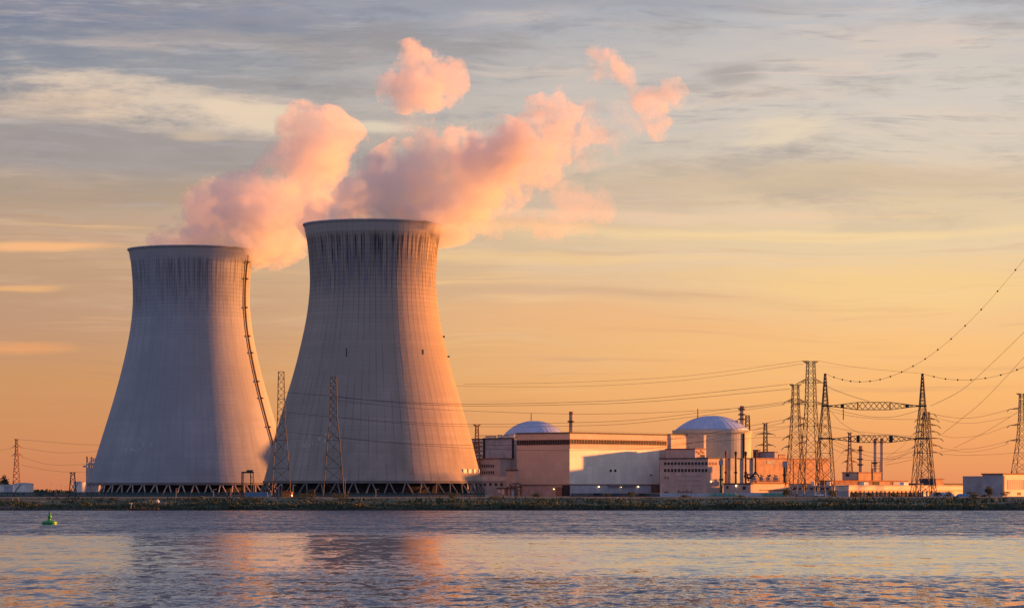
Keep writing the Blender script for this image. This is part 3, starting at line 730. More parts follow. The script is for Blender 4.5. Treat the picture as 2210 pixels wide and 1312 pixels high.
tk = thing('storage_tank', pt(1620, 1033, 1862), 'dark blue horizontal tank lying at the left end of the transformer terrace', 'tank')
p, q = pt(1610, 1027, 1862), pt(1634, 1027, 1870); m = MB(); m.bar(p, q, 3.4, 16)
for e_, d_ in ((p, (p-q).normalized()), (q, (q-p).normalized())): m.bar(e_, e_+d_*.8, 3.3, 16, 1.6)
m.build('vessel', 'blue_dark', tk)
MB().box(p.lerp(q, .2)-Vector((0,0,2.2)), (.8,3,2)).box(p.lerp(q, .8)-Vector((0,0,2.2)), (.8,3,2)).build('saddle', 'steel', tk)
for k, lab in enumerate(('transformer with pale fins beside the dark blue tank, first of four on the terrace', 'second transformer from the dark blue tank on the orange terrace', 'third transformer from the dark blue tank on the orange terrace', 'transformer at the right end of the orange terrace')):
    x = 1641+k*15; c = te.on('r', x, 1035, -4); c.z = te.zt
    tr_ = thing('transformer', c, lab, 'transformer', 'transformers on the terrace'); rz = R(50)
    MB().box(c+Vector((0,0,2.1)), (3.6,2.4,3.0), rz).build('casing', 'concrete_grey', tr_)
    m = MB(); 
    for j in range(-3,4): m.box(c+te.tr*(j*.5)+te.nr*1.6+Vector((0,0,2)), (.15,.8,2.5), rz)
    m.build('cooling_fins', 'cladding_tan', tr_)
    for j in (-1, 0, 1): MB().lathe(c+te.tr*j+Vector((0,0,3.6)), [(.22,0),(.35,.4),(.2,.6),(.35,1.0),(.15,1.4)], 8).build('bushing', 'brick_dark', tr_)
    MB().bar(c+te.tr*-1.6+Vector((0,0,4.6)), c+te.tr*1.6+Vector((0,0,4.6)), .9, 10).build('conservator', 'blue_dark', tr_)
m = MB(); rail_on(m, te.on('r', 1623, 1040.5, .3), te.on('r', 1703, 1040.5, .3), 1.3, 26, .12); m.build('railing', 'rust', te.root)
def hopper(px, D, y0, y1, y2, wt, wb, label, mat='green_net'):
    s = D*SC/F; c = pt(px, y2, D); r_ = thing('exhaust_duct', c, label, 'duct')
    MB().box(pt(px-.5, (y0+y1)/2, D), (wt*s, wt*s*.8, (y1-y0)*s)).build('hood', 'concrete_greyblue', r_)
    MB().bar(pt(px, y1, D), pt(px, y2, D), wb*s, 4).build('duct', mat, r_)
    MB().box(pt(px, (y1+y2)/2, D), (wb*s*1.8, wb*s*1.6, 1.2)).build('flange', 'steel', r_)
hopper(1556.5, 1835, 993, 1003, 1066, 9, 4.6, 'tall dark green duct with a grey hood at the corner of the windowed office')
hopper(1694, 1880, 995, 1008, 1041, 9, 5, 'short dark duct with a hood standing at the right end of the terrace', 'dark')
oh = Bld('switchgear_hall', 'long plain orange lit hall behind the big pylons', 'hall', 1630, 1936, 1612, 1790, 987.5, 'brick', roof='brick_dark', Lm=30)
Bld('', '', '', 1672, 1960, 1640, 1679, 974, 'concrete_pink', roof='brick_dark', parent=oh.root, part='roof_plant_room', ybot=989, over=.1)
Bld('', '', '', 1636, 1962, 1627, 1641, 970, 'brick_dark', roof='roof', parent=oh.root, part='roof_plant_room', ybot=989, over=.1, Lm=4)
Bld('', '', '', 1681, 1966, 1680, 1695, 980, 'brick', roof='brick_dark', parent=oh.root, part='roof_plant_room', ybot=990, over=.1, Lm=6)
for x in (1712, 1738, 1764): oh.panel('r', x, x+1.0, 990, 1044, 'downpipe', 'brick_dark', .5)
oh.panel('r', 1655, 1672, 994, 1001, 'louvre', 'concrete_grey', .4)
lb = Bld('warehouse', 'low blue grey warehouse half hidden by the feet of the big pylons', 'building', 1800, 1885, 1703, 1822, 1046, 'concrete_greyblue', roof='roof_pale')
for x in (1756, 1790): MB().box(pt(x, 1043, 1868), (2.6,2.6,2.6), R(50)).build('rooftop_unit', 'white', lb.root)
for k in range(7): lb.panel('l', 1712+k*12, 1718+k*12, 1052, 1056, 'window', 'dark', .3)
# right end
q1 = Bld('boiler_house', 'block under the three grey stacks, left half shaded grey and right half orange', 'building', 1853, 2060, 1818, 1902, 1018, 'brick', roof='brick_dark')
q1.panel('l', 1820, 1850, 1020, 1034, 'grey_shade_panel', 'concrete_grey', .4); q1.panel('l', 1826, 1833, 1022, 1028, 'window', 'dark', .8)  # grey panel puts the shade of the left face into the colour
MB().bar(pt(1882.5, 1042, 2050), pt(1882.5, 1010, 2050), .8).build('downpipe', 'dark', q1.root)
m = MB()
for x in (1881, 1899): m.bar(pt(x, 1019, 2062), pt(x, 995, 2062), .35)
for y in (997, 1005, 1011): m.bar(pt(1881, y, 2062), pt(1899, y, 2062), .35)
m.build('pipe_frame', 'rust', q1.root)
q2 = Bld('pipe_store', 'long dark shed with a rusty flat roof below the three stacks', 'building', 1794, 1960, 1770, 1958, 1036, 'brick_dark', roof='rust')
for x0, x1, mm_ in ((1852,1868,'dark'), (1884,1896,'dark'), (1897,1920,'brick'), (1927,1955,'concrete_greyblue')): q2.panel('r', x0, x1, 1038.5, 1046, 'bay', mm_, .6)
q3 = Bld('control_cabin', 'small flat cabin behind the pointed right mast, left half shaded grey and right half orange', 'building', 2018, 1950, 1985, 2037, 1032, 'brick', roof='brick_dark')
q3.panel('l', 1986, 2016, 1034, 1046, 'grey_shade_panel', 'blue_dark', .4)  # dark panel colours in the shade on the cabin's left face
q4 = Bld('shed', 'very low dark roofed shed behind the long pink lit store', 'building', 1975, 1940, 1960, 2080, 1042.5, 'brick_dark', roof='roof')
ls = Bld('long_store', 'long low store with pink orange lit walls, right of the big pylons', 'building', 1832, 1828, 1804, 2131, 1046.5, 'white_wall', roof='concrete_pale', rt=.5)
ls.panel('r', 1833, 2130, 1057.6, 1058.6, 'eaves', 'orange_paint', 1.8)
for k in range(21): 
    x = 1838+k*9; ls.panel('r', x, x+1.1, 1059.5, 1071.5, 'pilaster', 'brick', 1.0)
for x in (1854, 1898, 1926): ls.panel('r', x, x+4.5, 1062, 1070, 'door', 'brick_dark', .5)
for x0, x1 in ((1871, 1883), (1957, 1969)):
    p = ls.on('r', (x0+x1)/2, 1044, -4); MB().box(p, ((x1-x0)*.42, 3, 2.2), R(50)).build('rooftop_unit', 'white', ls.root)
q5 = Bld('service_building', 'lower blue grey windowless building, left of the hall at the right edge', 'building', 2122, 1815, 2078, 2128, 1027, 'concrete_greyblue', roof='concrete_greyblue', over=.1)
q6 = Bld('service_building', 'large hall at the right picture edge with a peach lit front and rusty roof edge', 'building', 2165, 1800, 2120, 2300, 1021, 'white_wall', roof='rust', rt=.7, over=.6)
q6.panel('l', 2120.5, 2164, 1022.6, 1072, 'grey_shade_panel', 'concrete_greyblue', .3)  # grey panel paints the left face as shaded
q6.panel('r', 2174, 2206, 1035, 1056, 'roller_door', 'cladding_tan', .4); q6.panel('r', 2166, 2168, 1026, 1070, 'downpipe', 'brick', .5)
q6.panel('r', 2196, 2203, 1062, 1068, 'door', 'brick_dark', .4)
for k in range(9): q6.panel('r', 2176+k*4, 2176.6+k*4, 1035, 1056, 'seam', 'brick', .5)

pt = pt_near
# ------------------------------------------------------------------ things at the left end
def drum(px, D, half, ytop, label, mat='white', name='storage_tank', ybot=None):
    s = D/F; c = Vector(((px-CX)*s, D, GZ)); hh = (gy(D)-ytop)*s; r_ = thing(name, c, label, 'tank'); r = half*s
    MB().lathe(c, [(r, -.3), (r, hh)], 40).build('shell', mat, r_, smooth=False)
    MB().lathe(c, [(r+.15, hh), (r+.15, hh+.25), (r*.5, hh+.7), (.1, hh+.9)], 40).build('roof', 'roof_pale', r_)
    m = MB()
    for k in range(9): a = -1.2+k*.12; m.bar(c+Vector(((r+.3)*math.sin(a), -(r+.3)*math.cos(a), hh*k/9)), c+Vector(((r+.3)*math.sin(a+.12), -(r+.3)*math.cos(a+.12), hh*(k+1)/9)), .3)
    m.build('stair', 'steel', r_)
    for x in (-.5, .1): 
        a = x; MB().box(c+Vector((r*math.sin(a), -r*math.cos(a), 1.4)), (.9,.3,1.2), a).build('hatch', 'dark', r_)
drum(51, 1880, 21, 1044, 'wide white round tank at the far left, beside the small white hut')
drum(172, 2000, 13.5, 1041, 'pale round tank just left of the silo battery')
hu = Bld('hut', 'small flat white hut with a dark shaded wall at the far left picture edge', 'building', 29, 1890, -10, 36, 1045, 'white', roof='roof_pale')
hu.panel('l', 9, 27, 1049, 1064, 'wall_shade_panel', 'concrete_greyblue', .4)  # grey panel paints the shade on the hut's wall
# silo battery
sb = thing('silo_battery', pt(195, 1070, 2300), 'grey blue silos with red topped chimneys behind the left foot of the left tower', 'silos')
for x, w, y0 in ((187, 11, 1003), (196, 9, 999), (203, 10, 1006), (210, 10, 1000)):
    s = 2300/F; c = Vector(((x-CX)*s, 2300+(x%7)*2, GZ)); hh = (gy(2300)-y0)*s; r = w*s/2
    MB().lathe(c, [(r, 0), (r, hh), (r*.7, hh+1.2), (r*.3, hh+1.6)], 20).build('silo', 'concrete_greyblue', sb)
for x in (188, 198): 
    c = pt(x, 1003, 2296); MB().lathe(c, [(.6,0),(.6,4.5)], 10).build('chimney', 'concrete_grey', sb); MB().lathe(c, [(.65,4.5),(.65,6.3 if x == 188 else 6)], 10).build('chimney_tip', 'rust', sb)
m = MB().box(pt(202, 993, 2296), (4.4,4,2.4)).box(pt(184, 1006, 2292), (3,3,1.2)).box(pt(199, 1001, 2290), (5,3,1.4))
for x in (195, 199, 203, 207): m.bar(pt(x, 1010, 2292), pt(x, 989, 2292), .35)
for y in (989, 995, 1001): m.bar(pt(195, y, 2292), pt(208, y, 2292), .35)
m.build('head_house', 'concrete_greyblue', sb)
# A-frame mast
def frame_mast(px, D, levels, label, arms, name='lattice_mast', cat='mast'):
    pass
# ------------------------------------------------------------------ lattice pylons
def lattice(m, cx, cyy, lv, yaw, wleg, wbr, horiz=True, kx=1.0):
    """lv: [(z, half width)] from bottom to top; four legs with crossed bracing"""
    ca, sa = math.cos(yaw), math.sin(yaw)
    def cor(z, w, i):
        sx, sy = ((-1,-1),(1,-1),(1,1),(-1,1))[i]; return Vector((cx + (sx*ca - sy*sa)*w, cyy + (sx*sa + sy*ca)*w, z))
    for (z0, w0), (z1, w1) in zip(lv[:-1], lv[1:]):
        n = max(1, round((z1-z0)/((w0+w1)*kx)))
        zs = [z0+(z1-z0)*k/n for k in range(n+1)]
        for k in range(n):
            za, zb_ = zs[k], zs[k+1]; wa = w0+(w1-w0)*k/n; wb = w0+(w1-w0)*(k+1)/n
            for i in range(4):
                m.bar(cor(za, wa, i), cor(zb_, wb, i), wleg); j = (i+1) % 4
                m.bar(cor(za, wa, i), cor(zb_, wb, j), wbr); m.bar(cor(za, wa, j), cor(zb_, wb, i), wbr)
                if horiz and (k == 0 or (k % 3 == 0)): m.bar(cor(za, wa, i), cor(za, wa, j), wbr)
    z, w = lv[-1]
    for i in range(4): m.bar(cor(z, w, i), cor(z, w, (i+1) % 4), wbr)
def pylon(px, D, lv, arms, label, yaw=R(14), wleg=.36, wbr=.17, mat='steel', ins=True, name='pylon', cat='pylon', group=None, rise=5.5, splay=True, kx=1.0):
    s = D/F; cx = (px-CX)*s; root = thing(name, (cx, D, GZ), label, cat, group)
    L = sorted([(H+(CY-y)*s, w*s/(math.cos(yaw)+abs(math.sin(yaw)))) for y, w in lv])
    if L[0][0] > GZ: L = [(GZ-.2, L[0][1]+(L[0][0]-GZ)*(L[0][1]-L[1][1])/(L[1][0]-L[0][0]))] + L
    m = MB(); lattice(m, cx, D, L, yaw, wleg, wbr, kx=kx); m.build('mast', mat, root)
    def wid(z):
        for (z0, w0), (z1, w1) in zip(L[:-1], L[1:]):
            if z0 <= z <= z1: return w0+(w1-w0)*(z-z0)/(z1-z0)
        return L[-1][1]
    u = Vector((math.cos(yaw), math.sin(yaw), 0)); v = Vector((-math.sin(yaw), math.cos(yaw), 0)); c = Vector((cx, D, 0))
    tips = []
    for arm in arms:
        y, l, r = arm[:3]; up = arm[3] if len(arm) > 3 else rise
        z = H+(CY-y)*s; w = wid(z); dz_ = up*s; wt = wid(z+abs(dz_))
        for ext in (l, r):
            if not ext: continue
            m = MB()
            sg = 1 if ext > 0 else -1; tip = c + u*(ext*s/math.cos(yaw)); tip.z = z + (dz_ if up < 0 else 0) * 0
            if up < 0: tip.z = z; zr = z + dz_           # arm rising outwards (the T heads)
            else: zr = z + dz_
            for sv in (-1, 1):
                b0 = c + u*(sg*w) + v*(sv*w); b0.z = z; b1 = c + u*(sg*wt) + v*(sv*wt); b1.z = zr
                m.bar(b0, tip, wbr*1.25); m.bar(b1, tip, wbr*1.25)
                for q in (.3, .6):
                    m.bar(b0.lerp(tip, q), b1.lerp(tip, q), wbr*.8); m.bar(b0.lerp(tip, q), b1.lerp(tip, q-.3), wbr*.8)
            m.build('crossarm', mat, root)
        if ins and up > 0:
            for ext in (l, r):
                if not ext: continue
                tip = c + u*(ext*s/math.cos(yaw)); tip.z = z; sg = 1 if ext > 0 else -1
                MB().bar(tip, tip+Vector((sg*-1.6 if arm[-1] == 'in' else sg*1.8, -.8, -1.6)), .42, 6).build('insulator', mat, root)
    return root
M1 = pylon(607, 1752, [(802,6.5),(905,8.5),(950,13),(1010,18),(1071,22)], [], 'bare narrow lattice mast standing in front of the gap between the two cooling towers', yaw=R(4), name='lattice_mast', cat='mast')
M2 = pylon(720, 1752, [(814,6.5),(905,8.5),(950,14),(1010,19),(1071,24)], [], 'bare narrow lattice mast standing before the middle of the front cooling tower', yaw=R(4), name='lattice_mast', cat='mast')
pylon(1750, 1782, [(780,8.5),(826,10.5),(876,12),(920,15),(975,20),(1071,30)], [(779,-19,18,-6),(826,-28,27,9),(873,-38,34,7),(919,-30,29,7),(957,-28,27,6)],
    'tallest lattice pylon with a flared flat top, left of the pointed gantry masts', kx=.9)
pylon(1717, 1845, [(830,7),(870,8),(905,10),(944,12.5),(985,16),(1071,23)], [(829,-14,14,-5),(867,-22,22,7),(905,-22,22,7),(944,-23,23,7),(965,-25,0,5)],
    'shorter lattice pylon with four crossarms, directly left of the tallest pylon', yaw=R(10), kx=.9)
pylon(1999, 1850, [(889,6.5),(940,10),(1000,14),(1071,21)], [(893,-3,16,1.5),(905,-20,22,4),(918,-20,25,4),(932,-22,24,4),(946,-20,31,2),(962,-24,28,5),(977,-24,29,4)],
    'dense terminal pylon with many short arms, tangled behind the right pointed gantry mast', yaw=R(8), kx=.9)
pylon(2206, 1950, [(850,5.5),(905,7.5),(950,11),(1020,21),(1071,29)], [(849,-13,12,-4),(883,-28,28,4),(918,-28,28,4),(951,-30,30,4)],
    'lattice pylon cut by the right picture edge', yaw=R(10))
pylon(1834, 3200, [(933,2.6),(972,3.4),(1010,6),(1055,9)], [(933,-6,6,-3),(973,-14,14,5),(997,-14,14,5)], 'distant reddish pylon between the gantry masts, left of the three stacks', wleg=.55, wbr=.28, mat='steel_lit_orange', kx=1.3, yaw=R(6))
pylon(1652, 3000, [(913,3.2),(975,4.6),(1055,9)], [(913,-7,7,-2),(937,-18,18,4),(961,-18,18,4)], 'small distant pylon behind the orange lit hall, right of the big dome', wleg=.5, wbr=.26, kx=1.3, yaw=R(6))
pylon(1029.5, 2000, [(917,3.2),(950,4.6),(1000,7),(1065,10)], [(916,-9,8,-4),(955,-8,9,3),(985,-9,10,3)], 'small pale lattice pylon at the right foot of the front cooling tower', wleg=.3, wbr=.16, mat='rust', yaw=R(8))
pylon(36, 3000, [(947,2.2),(975,3.2),(1040,8)], [(948,-5,5,-2),(963,-6,7,3),(981,-7,9,3)], 'orange lit pylon at the far left behind the white tank', wleg=.55, wbr=.3, mat='steel_lit_orange', kx=1.3, yaw=R(6))
pylon(1613.5, 2120, [(896,4),(930,5.2),(1071,12)], [], 'thin lattice mast touching the right edge of the big dome', wleg=.35, wbr=.2, name='lattice_mast', cat='mast', yaw=R(6))
pylon(157, 1880, [(1019,3.6),(1040,6),(1063,8)], [(1020,-7,6,-2)], 'short dark lattice frame standing alone left of the silo battery', wleg=.4, wbr=.22, name='lattice_mast', cat='mast', kx=1.5, yaw=R(6))
# pointed gantry with two beams
gr_ = thing('line_gantry', pt(1886, 1071, 1765), 'two pointed lattice masts joined by two truss beams, right of the big pylons', 'gantry')
s = 1765/F
for px, wb_ in ((1781, 22), (1991, 24)):
    m = MB(); lattice(m, (px-CX)*s, 1765, [(GZ-.2, wb_*s/1.12), (H+(CY-946)*s, 13.5*s/1.12), (H+(CY-876)*s, 6.6*s/1.12), (H+(CY-806)*s, .35)], R(7), .40, .19, kx=1.05); m.build('pointed_mast', 'steel', gr_)
    m = MB()
    for y, w in ((876, 8), (946, 14)): m.box(pt(px, y, 1765), (w*2*s, w*1.6*s, .9))
    m.build('beam_seat', 'steel', gr_)
def truss(x0, x1, xa, xb, yc, hh):
    m = MB(); d = .55; N = 16
    def hgt(x): return hh*min(1, max(.12, (x-x0)/(xa-x0) if x < xa else (x1-x)/(x1-xb) if x > xb else 1))
    xs_ = [x0+(x1-x0)*k/N for k in range(N+1)]
    for sy in (-1, 1):
        T_ = [pt(x, yc-hgt(x), 1765)+Vector((0, sy*d*2, 0)) for x in xs_]; B_ = [pt(x, yc+hgt(x), 1765)+Vector((0, sy*d*2, 0)) for x in xs_]
        for k in range(N):
            m.bar(T_[k], T_[k+1], .34).bar(B_[k], B_[k+1], .34).bar(T_[k], B_[k+1], .17).bar(B_[k], T_[k+1], .17)
        for q in (xa, xb): m.bar(pt(q, yc-hh, 1765)+Vector((0, sy*d*2, 0)), pt(q, yc+hh, 1765)+Vector((0, sy*d*2, 0)), .3)
    m.build('truss_beam', 'steel', gr_)
truss(1788, 1984, 1851, 1921, 876, 8); truss(1795, 1979, 1852, 1923, 947, 7.5)
for x, y, w, h in ((1818,876,6,7), (1958,876,7,7), (1852,947,6,14), (1923,947,7,15)): MB().box(pt(x, y, 1763), (w*s, 2.4, h*s)).build('insulator_cluster', 'dark', gr_)
MB().bar(pt(1820, 882, 1763), pt(1820, 906, 1763), .55, 6).build('hanging_insulator', 'dark', gr_)
# portal crane-like frame before the left tower
pg = thing('portal_frame', pt(534, 1071, 1800), 'dark steel portal frame in front of the left cooling tower, near its right foot', 'gantry')
m = MB()
for x in (522.5, 526, 541, 546.5): m.bar(pt(x-(1 if x < 530 else -1), 1071, 1800), pt(x, 1019, 1800), .5)
m.bar(pt(521, 1019, 1800), pt(548, 1019, 1800), .9)
for y in (1030, 1042, 1056): m.bar(pt(522, y, 1800), pt(526, y, 1800), .3).bar(pt(541, y, 1800), pt(546.5, y, 1800), .3)
m.build('frame', 'steel', pg)
MB().box(pt(539, 1016, 1800), (3.6,2.6,1.0)).bar(pt(534, 1014.5, 1800), pt(547, 1014.5, 1800), .4).build('winch_deck', 'steel', pg)
# ------------------------------------------------------------------ cables
def spline(P_, n=10):
    out_ = []
    for i in range(len(P_)-1):
        p0, p1, p2, p3 = P_[max(0,i-1)], P_[i], P_[i+1], P_[min(len(P_)-1, i+2)]
        for k in range(n):
            q = k/n; out_.append(.5*((2*p1)+(p2-p0)*q+(2*p0-5*p1+4*p2-p3)*q*q+(3*p1-p0-3*p2+p3)*q**3))
    return out_+[P_[-1]]
def wire(pts, D0, D1, label, r=.075, group=None, name='power_line', balls=None, mat='wire'):
    xs_ = [p[0] for p in pts]; a, b = xs_[0], xs_[-1]
    P_ = [pt(x, y, D0+(D1-D0)*(x-a)/(b-a)) for x, y in pts]; sp = spline(P_)
    c = sp[0]; root = thing(name, c, label, 'power line', group) if balls else None
    o = MB().path(sp, r, 4).build('conductor' if balls else name, mat, root, loc=None if balls else c)
    if not balls: return tag(o, label, 'power line', group)
    for x, y in balls:
        p = pt(x, y, D0+(D1-D0)*(x-a)/(b-a)); m = MB(); v, f_ = ico(p, .5); m.add(v, f_).build('marker_ball', 'ball', root, loc=p)
B1 = [(1800,814),(1818,819),(1836,822.5),(1855.6,823.8),(1877.7,822.5),(1899.5,818.8),(1921.7,812.4),(1946,802.7),(1970.6,790),(1996.8,774.5),(2024,754.7),(2052.8,731.3),(2083,703),(2117.8,668),(2153,628.6),(2191.6,582.7)]
wire([(1781,806)]+B1+[(2215,553),(2260,495)], 1765, 1590, 'cable with dark marker balls climbing steeply from the left gantry mast', .08, balls=B1)
B2 = [(2015.7,812.7),(2040.6,817.5),(2066.8,819.5),(2095.7,819.5),(2126.4,816),(2160,809),(2194.8,798)]
wire([(1991,806)]+B2+[(2240,778)], 1765, 1600, 'cable with dark marker balls sagging right from the right gantry mast', .08, balls=B2)
W = [
 ([(2009,875.6),(2076,841),(2145,780),(2215,712)], 1765, 1600, 'upper plain cable rising steeply right from the right gantry mast', .11),
 ([(2032,937),(2076,903),(2126,860.5),(2202,780),(2240,736)], 1850, 1600, 'middle plain cable rising steeply right from the terminal pylon', .11),
 ([(2058,967),(2119,936),(2192,892),(2230,866)], 1850, 1650, 'lowest plain cable rising right past the edge pylon', .09),
 ([(727,857),(835,865.5),(1000,871.5),(1230,868),(1420,858),(1700,829)], 1752, 1800, 'top conductor from the right bare mast across to the shorter pylon', .10),
 ([(614,846),(709,854),(860,869),(1000,875.5),(1230,873),(1420,865),(1705,839)], 1752, 1845, 'top conductor from the left bare mast passing before the front tower', .10),
 ([(727,900),(860,910),(1000,915),(1230,912),(1400,903),(1695,867)], 1752, 1845, 'middle conductor from the right bare mast over the tan hall', .09),
 ([(614,889),(700,898),(860,913),(1000,920),(1230,919),(1400,910),(1695,873)], 1752, 1845, 'middle conductor from the left bare mast over the tan hall', .09),
 ([(727,943),(860,955),(1000,960),(1230,958),(1440,948),(1695,905)], 1752, 1845, 'lowest conductor from the right bare mast before the ribbon windows', .09),
 ([(614,931),(700,941),(860,957),(1000,966),(1230,972),(1460,961),(1695,911)], 1752, 1845, 'lowest conductor from the left bare mast before the tan hall', .09),
 ([(727,864),(860,878),(1000,886),(1230,893),(1420,890),(1600,880),(1711,868)], 1752, 1782, 'sagging conductor crossing just above the tan hall chimney foot', .08),
 ([(1000,829),(1230,825),(1480,811),(1731,779)], 2100, 1782, 'faint highest wire from behind the front tower to the tallest pylon', .07),
 ([(985,833),(1230,834),(1480,820),(1733,785)], 2100, 1782, 'faint second highest wire under the topmost one, left of the tallest pylon', .07),
 ([(1447,948),(1560,938),(1640,925),(1711,919)], 1900, 1782, 'conductor before the big dome wall to the tallest pylon', .08),
 ([(1447,958),(1560,951),(1640,944),(1694,944)], 1900, 1845, 'conductor low before the big dome wall to the shorter pylon', .08),
 ([(1620,935),(1660,930),(1722,918)], 2400, 1782, 'short conductor between the distant pylon and the tallest pylon', .08),
 ([(1768,779),(1830,790),(1900,798),(1991,806)], 1782, 1765, 'thin earth wire from the tallest pylon to the right gantry mast', .06),
 ([(1778,826),(1790,836),(1830,852),(1876,866)], 1782, 1765, 'thick dropper from the tallest pylon down to the upper truss beam', .11),
 ([(1788,880),(1830,890),(1880,899),(1930,899),(1984,885)], 1765, 1765, 'conductor sagging just below the upper truss beam', .09),
 ([(1788,886),(1840,898),(1900,904),(1985,905)], 1765, 1790, 'lower of the conductors sagging under the upper truss beam', .08),
 ([(1790,884),(1820,915),(1860,936),(1890,944)], 1765, 1765, 'dropper slanting from the upper truss beam to the lower beam', .08),
 ([(1780,918),(1830,928),(1900,936),(1978,942)], 1782, 1800, 'conductor from the tallest pylon just above the lower truss beam', .08),
 ([(1797,950),(1840,968),(1900,978),(1950,974),(1978,958)], 1765, 1800, 'conductor sagging deeply below the lower truss beam', .08),
 ([(1797,958),(1850,977),(1910,988),(1975,972)], 1765, 1800, 'second conductor sagging deeply below the lower truss beam', .08),
 ([(1797,968),(1850,990),(1910,992),(1972,985)], 1765, 1800, 'third and lowest conductor below the lower truss beam', .08),
 ([(1910,1003),(1940,998),(1970,991)], 1900, 1850, 'short wire from the stacks to the left arms of the terminal pylon', .08),
 ([(1910,998),(1945,985),(1974,962)], 1900, 1850, 'short steep wire ending at a middle left arm of the terminal pylon', .08),
 ([(1915,985),(1945,965),(1974,932)], 1900, 1850, 'steepest short wire ending at an upper left arm of the terminal pylon', .07),
 ([(2013,893),(2050,900),(2090,902),(2130,896),(2180,883)], 1850, 1950, 'top conductor from the terminal pylon to the edge pylon', .10),
 ([(2018,900),(2060,911),(2110,912),(2180,899)], 1850, 1950, 'second conductor from the terminal pylon to the edge pylon', .08),
 ([(2022,937),(2060,944),(2120,938),(2178,918)], 1850, 1950, 'third conductor from the terminal pylon to the edge pylon', .08),
 ([(2028,975),(2070,970),(2120,965),(2178,951)], 1850, 1950, 'fourth conductor from the terminal pylon to the edge pylon', .09),
 ([(2030,965),(2080,975),(2130,970),(2178,957)], 1850, 1950, 'fifth conductor crossing the fourth near the terminal pylon', .08),
 ([(2028,979),(2080,982),(2150,980),(2215,975)], 1850, 1950, 'lowest conductor running right from the terminal pylon', .08),
 ([(40,948),(90,952),(150,957),(225,961)], 3000, 3000, 'highest wire from the far left pylon towards the left tower', .10),
 ([(44,965),(100,974),(150,977),(220,973)], 3000, 3000, 'second wire from the far left pylon towards the left tower', .09),
 ([(45,985),(100,1001),(150,1003),(190,1001)], 3000, 3000, 'third wire from the far left pylon towards the silos', .09),
 ([(46,1003),(90,1012),(140,1018),(190,1018)], 3000, 3000, 'lowest wire from the far left pylon above the short dark frame', .09),
 ([(-15,974),(15,969),(30,964)], 3100, 3000, 'wire leaving the far left pylon to the left picture edge', .09),
 ([(1800,1000),(1815,980),(1821,975)], 2600, 3200, 'short wire left of the distant reddish pylon', .1),
 ([(1848,975),(1880,985),(1920,990),(1974,975)], 3200, 1850, 'wire from the distant reddish pylon past the stacks', .09),
]
for pts, a_, b2, lab, r in W: wire(pts, a_, b2, lab, r)

# ------------------------------------------------------------------ vegetation
def leafy(root_name, label, cat, px, D, ybase, wpx, hpx, mat='leaf', n=420, trunk=.25, seed=1, group=None, z0=None, tall=False):
    s = D/F; rnd = random.Random(seed); c = pt(px, ybase, D)
    if z0 is not None: c.z = z0
    root = thing(root_name, c, label, cat, group); w, h = wpx*s/2, hpx*s
    m = MB(); tips = []
    m.bar(c-Vector((0,0,.4)), c+Vector((0,0,h*trunk)), h*.05, 6, h*.035)
    for k in range(7):
        a = rnd.uniform(0, 6.28); q = c + Vector((math.cos(a)*w*rnd.uniform(.3,.8), math.sin(a)*w*rnd.uniform(.3,.8), h*rnd.uniform(.4,.9)))
        m.bar(c+Vector((0,0,h*trunk*rnd.uniform(.5,1))), q, h*.03, 5, h*.008); tips.append(q)
    m.build('trunk', 'bark', root)
    m = MB(); lobes = [(c+Vector((rnd.uniform(-.6,.6)*w, rnd.uniform(-.6,.6)*w, h*(trunk+rnd.uniform(.1,.75)*(1-trunk)))), rnd.uniform(.28,.5)) for _ in range(9)]
    for _ in range(n):
        lc, lr = rnd.choice(lobes); d = Vector((rnd.gauss(0,1), rnd.gauss(0,1), rnd.gauss(0,1))).normalized()*rnd.random()**.35
        q = lc + Vector((d.x*w*lr*1.3, d.y*w*lr*1.3, d.z*h*lr*.55)); q.z = max(q.z, c.z)
        sz = rnd.uniform(.22, .5)*max(.6, h/8); u = Vector((rnd.gauss(0,1), rnd.gauss(0,1), rnd.gauss(0,1))).normalized(); v = u.orthogonal().normalized()
        m.add([q-u*sz, q+v*sz*.7, q+u*sz, q-v*sz*.7], [(0,1,2,3)])
    m.build('crown', mat, root)
